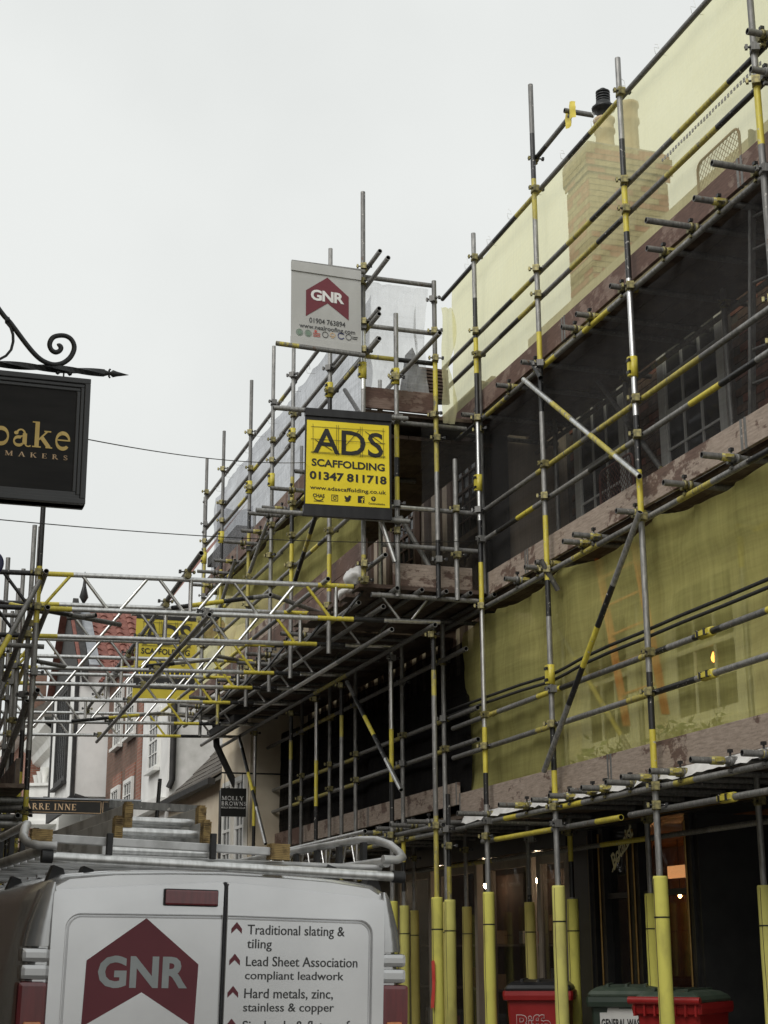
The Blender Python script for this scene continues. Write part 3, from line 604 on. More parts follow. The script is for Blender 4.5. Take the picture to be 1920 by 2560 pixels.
# slated gable and torn roof battens behind the white net
gb = thing('slated_gable', 'dark pointed slate gable with bare battens behind the white net', 'roof', (5.6, 14.9, 6.9))
def gpt(px, py, Y=14.85): p = pY(px, py, Y); return p
o_ = gpt(1020, 990); poly = [gpt(*q) for q in ((1016, 990), (1019, 945), (1026, 905), (1031, 868), (1041, 892), (1052, 935), (1066, 990))]
m = MB(); m.face([p for p in poly]); m.face([p + Vector((0, .25, 0)) for p in poly])
for k in range(len(poly)): a, b = poly[k], poly[(k + 1) % len(poly)]; m.face([a, b, b + Vector((0, .25, 0)), a + Vector((0, .25, 0))])
m.build('slate_face', 'slate', gb)
for k in range(9):
    a = gpt(1040 + k * 3, 920 + k * 9, 15.0); b = gpt(1118, 930 + k * 8.5, 15.0); mb = MB(); mb.obox((a + b) / 2, (b - a) / 2, Vector((0, .02, 0)), Vector((0, 0, .012))); mb.build('batten', 'timber_brown', gb)
mb = MB(); ps = [gpt(*q, 15.2) for q in ((1035, 915), (1120, 925), (1125, 1010), (1060, 1010))]; mb.face(ps); mb.face([p + Vector((0, .03, 0)) for p in ps]); mb.build('roof_felt', 'timber_black', gb)

# ================================================================== SCAFFOLD A (near right)
XA = 5.5
sA = thing('scaffold', 'near right scaffold of grey and yellow poles with three boarded lifts', 'scaffold', (XA, 11, .1), 'pole scaffolds along the street')
def zA(px, y): return pX(px, y, XA).z
P3b = [(zA(1667, 2190), 'g'), (zA(1630, 1937), 'g'), (zA(1630, 1824), 'y'), (zA(1625, 1680), 'k'), (zA(1602, 1282), 'g'), (zA(1598, 1175), 'y'), (zA(1592, 1038), 'k'), (zA(1575, 695), 's'), (zA(1570, 577), 'k'), (zA(1566, 461), 'y'), (zA(1560, 343), 'k'), (9.9, 'g')]
P2b = [(zA(1396, 2000), 'g'), (zA(1390, 1925), 'y'), (zA(1388, 1810), 'k'), (zA(1375, 1540), 'g'), (zA(1370, 1450), 'k'), (zA(1362, 1290), 'y'), (zA(1352, 1032), 'g'), (zA(1350, 915), 'k'), (zA(1347, 831), 'y'), (zA(1338, 550), 'g'), (zA(1335, 447), 'w'), (zA(1330, 335), 'k'), (9.9, 'd')]
P1b = [(zA(1222, 2010), 'g'), (zA(1222, 1930), 'k'), (zA(1220, 1815), 'y'), (zA(1208, 1508), 's'), (zA(1204, 1405), 'y'), (zA(1202, 1300), 'k'), (zA(1195, 1040), 's'), (zA(1190, 935), 'k'), (zA(1187, 848), 'y'), (zA(1185, 748), 'k'), (9.9, 'g')]
P4b = [(2.9, 'g'), (3.6, 'w'), (4.3, 'g'), (5.2, 'k'), (6.9, 'd'), (7.35, 'y'), (7.7, 'g'), (12, 'd')]
railsA = (8.465, 7.645, 7.385, 6.70, 5.735, 5.435, 4.76, 3.695, 3.395, 2.69)
YA = [8.47, 10.53, 12.355, 13.95]
for y, bb, zt, sl in ((YA[0], P4b, 10.6, ()), (YA[1], P3b, 8.80, (zA(1583, 918),)), (YA[2], P2b, 9.59, (zA(1378, 1686),)), (YA[3], P1b, 8.75, (zA(1193, 1211),))):
    standard(sA, XA, y, .1, zt, bb, [z + .0 for z in railsA if z < zt - .05] + [2.55], (2.04, 'foam_yellow'), sl)
for y in (8.5, 10.53, 12.36, 13.97):
    standard(sA, 6.36, y, .1, 7.6, None, (2.6, 4.7, 6.65), (1.98, 'foam_yellow'))
standard(sA, 6.1, 8.62, 2.8, 10.2, [(7.2, 'g'), (8.3, 'y'), (9.2, 'y'), (11, 'w')], (7.4, 7.6))
standard(sA, XA, 6.45, .1, 10.2, None, (2.69, 4.76, 6.7), (2.03, 'foam_yellow'))
def ledger(par, x, z, y0, y1, bands=None, name='ledger', dz=0):
    return tube(name, (x, y0, z), (x, y1, z + dz), par, bands)
E_ = .048
ZL1, ZL2 = pX(1750, 2007, XA + .07).z, pX(1385, 2073, XA + .09).z
for _py in (78, 173):
    _p = pX(1868 + (_py - 78) * .09, _py, 5.30); _o = tube('transom', (5.30, _p.y, _p.z), (6.3, _p.y, _p.z), sA, 'dd'); coupler(_o, (5.44, _p.y, _p.z), 'X')
def yb(z, *pts):
    """bands along a ledger of scaffold A from photo columns: (column, colour up to it) running away from us"""
    out = []
    for px, py, c in pts: out.append((pX(px, py, XA + E_).y, c))
    return out
def lbands(y0, y1, lst): return spans(lst, y0, y1)
xr = XA + E_
ledger(sA, xr, 8.465, 5.2, 15.05, lbands(5.2, 15.05, [(10.6, 'd'), (11.2, 'w'), (11.65, 'k'), (12.3, 'd'), (12.9, 'w'), (13.5, 'k'), (14.1, 'd'), (15.1, 'k')]))
ledger(sA, xr, 7.645, 5.2, 15.05, lbands(5.2, 15.05, [(8.9, 'k'), (9.75, 'w'), (10.9, 'd'), (11.25, 'k'), (11.75, 'w'), (12.6, 'd'), (13.05, 'w'), (13.6, 'k'), (15.1, 'd')]))
ledger(sA, xr, 7.385, 5.2, 15.05, lbands(5.2, 15.05, [(9.1, 'k'), (9.9, 'w'), (10.7, 'd'), (11.15, 'k'), (11.7, 'w'), (12.4, 'd'), (12.9, 'w'), (13.4, 'k'), (15.1, 'd')]))
ledger(sA, xr, 6.70, 5.2, 15.05, lbands(5.2, 15.05, [(9.4, 'd'), (11.0, 'g'), (11.5, 'y'), (12.1, 'g'), (12.4, 'y'), (13.3, 'd'), (13.8, 'w'), (15.1, 'g')]))
ledger(sA, xr, 5.735, 5.2, 14.1, lbands(5.2, 14.1, [(9.0, 'g'), (9.55, 'd'), (10.6, 'w'), (11.3, 'w'), (11.6, 'g'), (12.6, 'w'), (13.1, 'g'), (14.1, 'd')]))
ledger(sA, xr, 5.435, 5.2, 14.1, lbands(5.2, 14.1, [(8.8, 'g'), (9.3, 'k'), (9.75, 'y'), (10.8, 'g'), (11.1, 'w'), (11.5, 'k'), (12.7, 'g'), (13.1, 'y'), (13.6, 'k'), (14.1, 'g')]))
ledger(sA, xr, 4.76, 5.2, 15.3, lbands(5.2, 15.3, [(9.0, 'k'), (9.5, 'g'), (10.0, 'w'), (10.9, 'g'), (11.4, 'd'), (11.9, 'w'), (13.6, 'g'), (14.2, 'd'), (15.3, 'd')]))
for z, bb in ((3.695, [(8.9, 'y'), (9.5, 'd'), (9.9, 'k'), (10.3, 'g'), (10.5, 'k'), (10.75, 'w'), (11.9, 'd'), (12.25, 'k'), (12.75, 'y'), (13.7, 'g'), (14.1, 'w'), (15.0, 'd')]), (3.395, [(9.9, 'g'), (10.3, 'k'), (10.6, 'k'), (11.0, 'w'), (12.4, 'g'), (12.8, 'w'), (13.9, 'd'), (15.0, 'd')])):
    o = ledger(sA, xr, z, 5.2, 14.95, lbands(5.2, 14.95, bb)); sleeve(o, (xr, 9.72, z), 'Y')
ledger(sA, xr, 2.69, 5.2, 14.6, lbands(5.2, 14.6, [(9.4, 'd'), (10.0, 'g'), (10.3, 'w'), (11.9, 'g'), (12.4, 'y'), (13.3, 'g'), (13.6, 'y'), (14.6, 'd')]))
o = ledger(sA, XA + .07, ZL1, 7.4, 11.1, 'gggdd'); sleeve(o, (XA + .07, 9.6, ZL1), 'Y')
ledger(sA, 6.42, 2.45, 7.4, 14.4, 'dyggdyd'); ledger(sA, 6.42, 4.70, 7.4, 14.4); ledger(sA, 6.42, 6.62, 7.4, 14.6)
ledger(sA, XA + .09, ZL2, 11.3, 14.3, lbands(10.9, 14.3, [(11.4, 'y'), (12.4, 'd'), (13.9, 'y'), (14.3, 'd')]))
# transoms whose ends stick out over the street
def transom(par, y, z, x0, x1=6.7, yellow=True, bands=None):
    o = tube('transom', (x0, y, z), (x1, y, z), par, bands or 'dddd'); coupler(o, (xr - .02 if par is sA else x0 + .25, y, z), 'X')
    if yellow: link('board_clip', CLP, o, Matrix.Translation((x0 + .20, y, z)) @ Matrix.Rotation(math.pi / 2, 4, 'Y'))
    return o
for px, py, x0 in ((1595, 775, 5.16), (1425, 995, 5.30), (1290, 1105, 5.13), (1160, 1225, 5.36), (960, 1405, 5.40), (805, 1525, 5.38)):
    y = pX(1050 + px * .5244, py * .5244, XA).y; transom(sA, y, 6.76, x0, yellow=px not in (1595, 1290))
for cx_, cy_, x0 in ((735, 245, 5.38), (545, 415, 5.37), (420, 520, 5.38), (260, 645, 5.36), (160, 755, 5.38)):
    transom(sA, pX(1050 + cx_ * .5244, 700 + cy_ * .5244, XA).y, 6.76, x0)
for cx_, cy_, x0 in ((1485, 885, 5.27), (1260, 1000, 5.33), (1025, 1140, 5.34), (825, 1255, 5.32), (770, 1285, 5.33)):
    transom(sA, pX(1050 + cx_ * .5244, 700 + cy_ * .5244, XA).y, 4.83, x0, yellow=cx_ not in (1260,))
for cx_, cy_, x0 in ((600, 235, 5.4), (560, 290, 5.38), (460, 300, 5.38)):
    transom(sA, pX(1050 + cx_ * .5244, 1300 + cy_ * .5244, XA).y, 4.83, x0)
for cx_, cy_, x0 in ((1640, 1140, 5.34), (1480, 1185, 5.2), (1240, 1230, 5.26), (1110, 1260, 5.24), (1000, 1290, 5.3), (880, 1310, 5.3), (820, 1325, 5.3), (710, 1345, 5.32), (620, 1360, 5.33), (505, 1380, 5.24), (320, 1415, 5.2)):
    transom(sA, pX(1050 + cx_ * .5244, 1300 + cy_ * .5244, XA).y, 2.755, x0, yellow=cx_ not in (1000, 320))
# toe boards, one scaffold board after another
def toe(par, x, z, ys, mts, h=.225):
    for k in range(len(ys) - 1):
        a, b = ys[k], ys[k + 1]; m = MB(); m.bx(x - .018, x + .018, a + .004, b - .004, z, z + h); o = m.build('toe_board', mts[k % len(mts)], par, bevel=.003)
        for q in (a + .012, b - .042): bx('end_band', 'galvanised_dull', o, x - .0205, x + .0205, q, q + .03, z - .0015, z + h + .0015)
toe(sA, 5.60, 6.815, (5.2, 8.9, 12.0, 15.0), ('board_red',)); toe(sA, 5.60, 4.885, (5.2, 9.1, 13.0, 14.0), ('board_pale', 'board_pale', 'board_pale')); toe(sA, 5.60, 2.81, (5.2, 7.5, 11.45, 14.9), ('board_pale',))
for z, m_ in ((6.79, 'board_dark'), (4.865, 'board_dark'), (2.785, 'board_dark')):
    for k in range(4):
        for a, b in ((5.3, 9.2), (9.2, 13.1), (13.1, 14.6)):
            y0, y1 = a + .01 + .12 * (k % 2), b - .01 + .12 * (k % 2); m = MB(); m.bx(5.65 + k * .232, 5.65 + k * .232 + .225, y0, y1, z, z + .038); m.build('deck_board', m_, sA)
# braces
tube('brace', pX(1309, 949, 5.44), pX(1599, 1191, 5.44), sA, [(.28, 3), (.46, 5), (.62, 3), (.82, 5), (1, 3)])
a, b = pX(1600, 1280, 5.43), pX(1360, 1928, 5.43); tube('brace', a, b, sA, [(.26, 0), (.415, 2), (.57, 1), (.72, 2), (1, 0)])
tube('brace', pX(1330, 905, 5.46), pX(1352, 945, 5.44), sA, 'k'); tube('brace', (6.2, 12.6, 6.7), (6.2, 10.9, 4.9), sA, 'ddkdwd'); tube('brace', (6.2, 13.8, 4.6), (6.2, 12.0, 2.9), sA, 'gwwg')
tube('brace', pX(1352, 1400, 5.42), pX(1395, 1475, 5.6), sA, 'dd')
# short tube with a rag, top right of the sky
a = pX(1050 + 545 * .5244, 765 * .5244, XA + .04); o = tube('short_tube', a, (a.x, pX(1050 + 715 * .5244, 610 * .5244, XA).y, a.z + .02), sA, 'kdd'); coupler(o, a)
b = Vector((a.x, pX(1050 + 715 * .5244, 610 * .5244, XA).y, a.z + .02)); o2 = tube('short_tube', b + Vector((-.07, .04, .03)), b + Vector((.22, .04, .03)), sA, 'dd')
rg = sheet('yellow_rag', lambda u, v: b + Vector((-.035 + .03 * math.sin(6.3 * u), .10 - .22 * u + .02 * wav(u * 4, v * 4, 2), .065 - .16 * v + .03 * wav(u * 3, v * 3, 7) - .05 * abs(u - .5))), 8, 8, 'rag_yellow')
tag(rg, 'yellow rag tied to the short tube end against the sky', 'rag')
# brick guards (red mesh frames)
def guard(px0, py0, px1, py1, X, label):
    a, b = pX(px0, py0, X), pX(px1, py1, X); y0, y1 = min(a.y, b.y), max(a.y, b.y); z0, z1 = min(a.z, b.z), max(a.z, b.z)
    return y0, y1, z0, z1
def mesh_guard(y0, y1, z0, z1, X, label):
    t = thing('brick_guard', label, 'mesh guard', (X, y0, z0), 'rusty mesh guards clipped on the boards')
    m = MB(); rr = .07; pts = []
    for cy_, cz_, a0 in ((y1 - rr, z1 - rr, 0), (y0 + rr, z1 - rr, 90), (y0 + rr, z0 + rr, 180), (y1 - rr, z0 + rr, 270)):
        for k in range(5): a = math.radians(a0 + 22.5 * k); pts.append((X, cy_ + rr * math.cos(a), cz_ + rr * math.sin(a)))
    m.path(pts + pts[:1], .011, 6); m.path([(X, y0 + .05, z0), (X, y1 - .05, z0)], .009, 6); m.build('frame', 'rust_red', t)
    w = MB(); n = int((y1 - y0 + z1 - z0) / .055)
    for k in range(1, n):
        s_ = k * .055
        for flip in (0, 1):
            a = (s_, 0) if s_ < (y1 - y0) else (y1 - y0, s_ - (y1 - y0)); b = (0, s_) if s_ < (z1 - z0) else (s_ - (z1 - z0), z1 - z0)
            f_ = lambda p: (X + .004 * flip, (y1 - p[0]) if flip else (y0 + p[0]), z0 + p[1])
            if (Vector(f_(a)) - Vector(f_(b))).length > .02: w.tube(f_(a), f_(b), .0028, 4)
    w.build('wire_mesh', 'rust_red', t)
    for y in (y0 + .12, y1 - .12):
        m = MB(); m.path([(X - .06, y, z0 + .0), (X - .09, y, z0 + .03), (X - .09, y, z0 - .10), (X - .05, y, z0 - .12)], .012, 6); m.build('clamp_hook', 'rust_red', t)
a, b = pX(1742, 395, 5.72), pX(1846, 310, 5.72); mesh_guard(min(a.y, b.y), max(a.y, b.y), 7.02, 7.42, 5.72, 'rusty mesh guard standing on the top boards against the pale net')
a, b = pX(1500, 1200, 5.72), pX(1582, 1150, 5.72); mesh_guard(min(a.y, b.y), max(a.y, b.y), 5.08, 5.48, 5.72, 'rusty mesh guard behind the foot of the silver brace')
# aluminium ladder inside the bay at the right edge
def ladder(name, label, p0, p1, sep, mt, group=None, rung=.25, stile=(.03, .012), cat='ladder'):
    p0, p1, sep = Vector(p0), Vector(p1), Vector(sep); t = thing(name, label, cat, p0, group); d = (p1 - p0); L = d.length; d /= L
    nn = d.cross(sep.normalized()).normalized()
    for s_ in (0, 1):
        m = MB(); m.obox((p0 + p1) / 2 + sep * s_, d * L / 2, sep.normalized() * stile[1], nn * stile[0]); m.build('stile', mt, t, bevel=.003)
    k = rung
    while k < L - .1:
        m = MB(); m.tube(p0 + d * k, p0 + d * k + sep, .013, 8); m.build('rung', mt, t); k += rung
    return t
p = pX(1884, 430, 5.78); q = pX(1862, 880, 5.78); ladder('ladder', 'grey aluminium ladder rising behind the black net at the right edge', (5.78, q.y, 4.95), (5.78, p.y - .02, 7.35), (.12, -.38, 0), 'galvanised')
a, b = pX(1493, 1384, 5.95), pX(1567, 1815, 5.95); c_ = pX(1582, 1358, 5.95)
t = ladder('ladder', 'orange ladder leaning behind the lower yellow net', b, a, (0, c_.y - a.y, 0), 'orange_strap', rung=.28, stile=(.03, .016))
# ------------------------------------------------------------------ nets on scaffold A
def ynet(name, label, X, y0, y1, zlo, zhi, m, nu=70, nv=18, amp=.03, seed=0, cat='netting', group='yellow debris nets', ties=True):
    def crease(y, v):
        s_ = 0
        for k in range(int((y1 - y0) / .62)):
            d = y - (y0 + .3 + k * .62 + .12 * wav(k * 1.7, seed, 0)); s_ += math.exp(-(d / (.035 + .16 * (1 - v))) ** 2) * v ** 3
        return s_
    o = sheet(name, lambda u, v: Vector((X + amp * (wav(u * (y1 - y0) * 1.1, v * 2.2, seed) + .6 * wav(u * (y1 - y0) * 3.5 + v * 2, v * 1.4, seed + 9) + .45 * wav(u * (y1 - y0) * .9 + v * 1.5, v * 9, seed + 4) - .35 * crease(y0 + (y1 - y0) * u, v)), y0 + (y1 - y0) * u + .02 * wav(v * 6, seed, 3) * (1 if u in (0, 1) else 0), zlo(y0 + (y1 - y0) * u) + (zhi(y0 + (y1 - y0) * u) - zlo(y0 + (y1 - y0) * u)) * v)), nu, nv, m)
    if ties:
        for k in range(int((y1 - y0) / .62)):
            y = y0 + .3 + k * .62 + .12 * wav(k * 1.7, seed, 0); p = Vector((X - .07, y, zhi(y) + .0)); d = Vector((wav(k, seed, 3) * .1 - .02, wav(k, 5, seed) * .16, .06 + .12 * abs(wav(k, 9, seed + .5)))); t_ = MB()
            t_.path([p + Vector((.07, 0, -.05)), p + Vector((-.03, .01, -.05)), p + Vector((-.045, .0, .0)), p, p + d * .5, p + d + Vector((0, .03, -.01))], .0025, 4); t_.build('net_tie', 'print_white' if m != 'net_black' else 'cable', o)
    return tag(o, label, cat, group)
ynet('debris_net', 'pale yellow net along the top rail with the chimney showing through', 5.64, 5.3, 15.0, lambda y: 6.86, lambda y: 8.575 - .03 * abs(math.sin((y - .3) * 2.2)), 'net_yellow_top', seed=1, amp=.035, nu=110, nv=26)
ynet('debris_net', 'olive yellow net of the lower lift crossed by twin black cables', 5.66, 5.3, 14.85, lambda y: 2.92 + .02 * math.sin(y * 5), lambda y: 4.80 - .10 * abs(math.sin(math.pi * (y - 10.53) / 1.85)) ** .8 - (.04 if y > 14 else 0), 'net_yellow', seed=4, amp=.06, nu=150, nv=34, ties=False)
ynet('debris_net', 'black gauze net hung across the middle lift of the near scaffold', 5.67, 5.3, 14.2, lambda y: 4.95, lambda y: 6.72, 'net_black', seed=8, amp=.02, group='black debris nets', ties=False)
# pale stitched hem under the middle rail of the top net
m = MB()
for k in range(34): y = 8.55 + k * .045; m.bx(5.60, 5.605, y, y + .025, 7.595 + .004 * math.sin(k), 7.625)
hm = m.build('net_hem', 'print_white'); tag(hm, 'white toothed hem strip hanging under the middle rail top right', 'net hem'); hm['kind'] = 'stuff'
# twin cables along the lower net
crv = [(130, 912), (320, 842), (480, 785), (620, 742), (700, 700), (770, 660), (900, 600), (1060, 535), (1250, 452), (1450, 370), (1659, 282), (1800, 215)]
for k, dz in enumerate((0, -.055)):
    pts = [pX(1050 + x * .5244, 1300 + y * .5244, 5.57) + Vector((0, 0, dz)) for x, y in crv]
    m = MB(); dense = []
    for i in range(len(pts) - 1):
        for j in range(6): dense.append(pts[i].lerp(pts[i + 1], j / 6))
    m.path(dense, .014, 6); o = m.build('hanging_cable', 'rope'); tag(o, ('upper' if k == 0 else 'lower') + ' of the twin black cables sagging across the lower yellow net', 'cable', 'twin cables on the lower net')
# polythene sheet under the first boards
sh = sheet('plastic_sheet', lambda u, v: Vector((5.565 - .04 * v + .015 * wav(u * 30, v, 3), 8.0 + 6.7 * u, 2.805 - (.045 + .06 * (.5 + .5 * wav(u * 14, 0, 5)) + .03 * wav(u * 60, 0, 2)) * v)), 90, 4, 'polythene')
tag(sh, 'strip of white polythene sagging below the lowest boards', 'plastic sheet')
rg = sheet('yellow_rag', lambda u, v: (lambda c: Vector((5.12 + .16 * u * (.4 + .6 * abs(math.sin(v * 5 + .6))) + .02 * wav(u * 3, v * 5, 4), 13.93 + .05 * wav(u * 4, v * 3, 6), 7.86 - 1.25 * v)))(0), 6, 22, 'net_yellow_top')
tag(rg, 'loose yellow net end knotted to the corner pole', 'net end')
# cables strung over the street
def wire(label, a, b, sag, r=.0035):
    m = MB(); m.path([a.lerp(b, t) - Vector((0, 0, 4 * sag * t * (1 - t))) for t in [k / 24 for k in range(25)]], r, 5); tag(m.build('overhead_cable', 'cable'), label, 'cable', 'thin cables over the street')
wire('thin cable running from the black hanging sign to the yellow banner', pY(218, 1098, 8.5), pY(770, 1156, 13.9), .05)
wire('lower thin cable crossing the sky left of the far scaffold', Vector((-.68, 8.0, pY(0, 1278, 8.0).z - .0)), pX(1200, 1352, 5.4), .10)

# ================================================================== SCAFFOLD B (far right)
XB = 4.3
sB = thing('scaffold', 'far right scaffold stepping out over the street beyond the banners', 'scaffold', (5, 18, .1), 'pole scaffolds along the street')
YT = [14.2, 15.54, 17.4, 18.5, 19.75, 21.8, 23.2]
# lower back row with guard rails and board
for i, y in enumerate((15.08, 16.43, 18.23, 19.38, 20.79, 22.85)):
    standard(sB, 5.5, y, .1, 4.85, None, (2.69, 3.50, 3.81, 4.4), (1.98, 'foam_old' if i == 0 else 'foam_yellow'))
for i, y in enumerate(YT[:6]):
    standard(sB, 5.08, y, .1, 4.62, [(2.75, 'w'), (3.3, 'k' if i % 2 else 'd'), (3.9, 'g'), (4.15, 'w'), (4.6, 'k')] if i % 2 == 0 else [(2.8, 'g'), (3.2, 'k'), (3.75, 'y'), (4.7, 's')], (2.66, 4.5), (2.0, 'foam_yellow'))
for y in (15.0, 16.8, 18.6): standard(sB, 6.36, y, .1, 4.6, None, (2.6, 4.3), (1.98, 'foam_old'))
standard(sB, 5.36, 14.62, .1, 3.0, [(2.3, 'w'), (2.95, 'k')], (2.5, 2.66), (1.99, 'foam_yellow'))
for z in (3.81, 3.50):
    ledger(sB, 5.55, z, 14.25, 18.4, lbands(14.25, 18.4, [(15.05, 'd'), (15.4, 'w'), (16.45, 'g'), (16.8, 'w'), (18.4, 'g')])); ledger(sB, 5.55, z - .03, 18.3, 23.4, lbands(18.3, 23.4, [(18.8, 'w'), (19.5, 'g'), (20.0, 'w'), (20.9, 'g'), (21.4, 'w'), (23.4, 'g')]))
ledger(sB, 5.55, 2.68, 14.6, 19.2, 'dgwgyd'); ledger(sB, 5.55, 2.66, 19.0, 23.4, 'gdgw'); ledger(sB, 5.12, 2.66, 14.1, 19.8, 'ddgdd'); ledger(sB, 6.42, 2.45, 14.4, 23, 'dwdyd')
for y in (14.9, 15.4, 15.9, 16.5, 17.1, 17.8, 18.4, 19.2, 20.2): transom(sB, y, 2.75, 5.02, 6.6, yellow=rnd.random() < .6)
toe(sB, 5.60, 2.93, (14.95, 18.0, 21.0, 23.6), ('board_pale', 'board_pale', 'board_red'))
for k in range(4):
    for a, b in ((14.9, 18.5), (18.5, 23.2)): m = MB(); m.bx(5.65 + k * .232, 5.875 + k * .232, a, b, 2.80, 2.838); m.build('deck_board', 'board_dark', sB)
# long bearer tubes under the platform, over row two
ledger(sB, 5.03, 4.56, 14.0, 24.0, lbands(14.0, 24.0, [(17, 'd'), (18.4, 'w'), (19, 'k'), (24, 'd')])); ledger(sB, 5.46, 4.40, 14.3, 23.6, 'dddwdd')
ledger(sB, 4.52, 4.72, 14.05, 22.6, lbands(14.05, 22.6, [(17, 'g'), (18, 's'), (22.6, 'g')]))
# platform at the second lift
tube('bearer', (4.38, 14.0, 4.82), (5.49, 14.0, 4.82), sB, 'ggdg'); o = tube('bearer', (4.5, 14.95, 4.80), (6.2, 14.95, 4.80), sB, 'dd'); 
for k in range(5): tube('transom', (4.6 + .25 * k, 13.86, 4.865), (4.6 + .25 * k, 15.2, 4.865), sB, 'dd')
for k in range(9):
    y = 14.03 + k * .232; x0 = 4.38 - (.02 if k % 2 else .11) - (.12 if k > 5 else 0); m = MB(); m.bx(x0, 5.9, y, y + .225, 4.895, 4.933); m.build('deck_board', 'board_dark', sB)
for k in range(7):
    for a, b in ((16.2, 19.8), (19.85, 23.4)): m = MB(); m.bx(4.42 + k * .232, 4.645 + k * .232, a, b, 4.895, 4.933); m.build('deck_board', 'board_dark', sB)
for y in (16.3, 16.9, 17.6, 18.2, 18.8, 19.5, 20.2, 21.0, 21.8, 22.6): transom(sB, y, 4.855, XB - rnd.uniform(.2, .36), 5.6, yellow=False)
m = MB(); m.bx(4.63, 5.45, 14.06, 14.098, 4.94, 5.165); m.build('toe_board', 'board_pale', sB, bevel=.003)
toe(sB, 4.39, 5.0, (14.45, 17.1, 20.2, 23.2), ('board_red',)); toe(sB, 4.392, 5.232, (14.2, 17.4, 20.0), ('board_red', 'board_pale'), .20)
# upper front row
tops = [(13.98, 9.06), (15.2, 8.97), (16.78, 8.39), (17.78, 8.80), (19.0, 8.78), (20.7, 8.62), (21.9, 8.57)]
bandsB = [[(5.2, 'w'), (6.9, 'g'), (7.6, 's'), (9.2, 'd')], [(5.1, 'g'), (5.5, 'y'), (6.3, 'g'), (6.75, 'k'), (7.3, 'k'), (9, 'g')], [(5.5, 'g'), (6.0, 'y'), (6.35, 'k'), (6.8, 'w'), (8.5, 'g')], [(6.6, 'g'), (7.0, 'd'), (8.9, 'g')], [(5.8, 'g'), (6.7, 'w'), (7.0, 'k'), (8.9, 'd')], [(6.6, 'w'), (7.1, 'k'), (8.8, 'd')], [(6.4, 'g'), (7.2, 'w'), (8.6, 'd')]]
for (y, zt), bb in zip(tops, bandsB):
    standard(sB, XB, y, 4.95 if y < 14.5 else 4.45, zt, bb, [z for z in (4.95, 5.75, 6.1, 6.48, 7.3, 7.56, 8.05) if z < zt - .1], None, (rnd.uniform(7.0, 7.5),))
for y, zt in ((16.25, 7.9), (19.8, 8.2), (22.6, 8.0)): standard(sB, 5.2, y, 4.9, zt, None, (6.5, 7.3, 7.56))
standard(sB, 4.63, 13.93, 4.80, 7.73, [(5.75, 'g'), (6.0, 'y'), (6.2, 'k'), (6.55, 'y'), (7.05, 'g'), (7.8, 'g')], (5.45, 5.72, 6.58, 7.03), None, (7.05,))
standard(sB, 5.06, 13.97, 4.82, 8.16, [(5.4, 'k'), (6.1, 'g'), (6.9, 'w'), (7.35, 'y'), (8.2, 'd')], (5.2, 6.45, 6.7, 7.3, 7.6, 7.95))
standard(sB, 5.24, 13.93, 4.80, 6.24, [(6.3, 'g')], (5.25, 5.72))
for y, zt in ((14.0, 8.16), (23.0, 8.3)): standard(sB, 4.5 if y > 20 else 5.55, y, 4.9, zt if y > 20 else 7.4, None, (6.6,))
for z, y0, y1 in ((8.03, 13.3, 22.3), (7.56, 13.6, 22.3), (7.30, 13.6, 22.3), (6.46, 15.0, 23.2), (6.08, 14.2, 23.2), (5.75, 14.2, 23.2), (4.80, 14.3, 23.4)):
    ym = rnd.uniform(16.5, 18); ledger(sB, XB + .048, z, y0, ym + .15, None); ledger(sB, XB + .05, z - .015, ym, y1, None)
# tube ends that stick out towards us at the corner
for x, z, L in ((XB + .05, 8.22, .55), (XB + .05, 7.62, .5), (XB + .05, 7.32, .45), (4.68, 7.08, 1.6), (4.4, 5.12, .5)):
    o = tube('ledger', (x, 13.98 - L * .75, z), (x, 14.9 + L, z), sB, 'gdd'); coupler(o, (XB if x < 4.5 else 4.63, 13.95, z - .02))
# cross tubes at the corner
for z, x0, x1, bb in ((8.13, XB, 5.06, 'dd'), (7.60, XB + .06, 5.05, 'gg'), (7.27, XB, 5.05, 'wwkk'), (5.72, 4.58, 5.55, 'ssgg'), (5.33, 4.5, 5.55, 'gggg'), (6.6, 4.6, 5.4, 'dd')):
    tube('cross_tube', (x0, 14.02, z), (x1, 14.02, z), sB, bb)
for y in (16.4, 17.5, 18.9, 20.6): transom(sB, y, 6.53, XB - .35, 5.4, yellow=False)
for y in (15.6, 17.1, 18.2, 19.8, 21.3): transom(sB, y, 6.50, XB - .28, 5.4, yellow=True)
toe(sB, 4.39, 6.56, (14.3, 17.2, 20.0, 22.2), ('board_red',)); m = MB(); m.bx(4.32, 5.07, 14.05, 14.088, 6.74, 6.96); m.build('toe_board', 'board_red', sB, bevel=.003)
for k in range(6):
    for a, b in ((14.3, 18.0), (18.0, 22.0)): m = MB(); m.bx(4.42 + k * .232, 4.645 + k * .232, a, b, 6.53, 6.568); m.build('deck_board', 'board_dark', sB)
for k in range(5): m = MB(); m.bx(4.35, 5.5, 14.1 + k * .232, 14.325 + k * .232, 6.70, 6.738); m.build('deck_board', 'board_dark', sB)
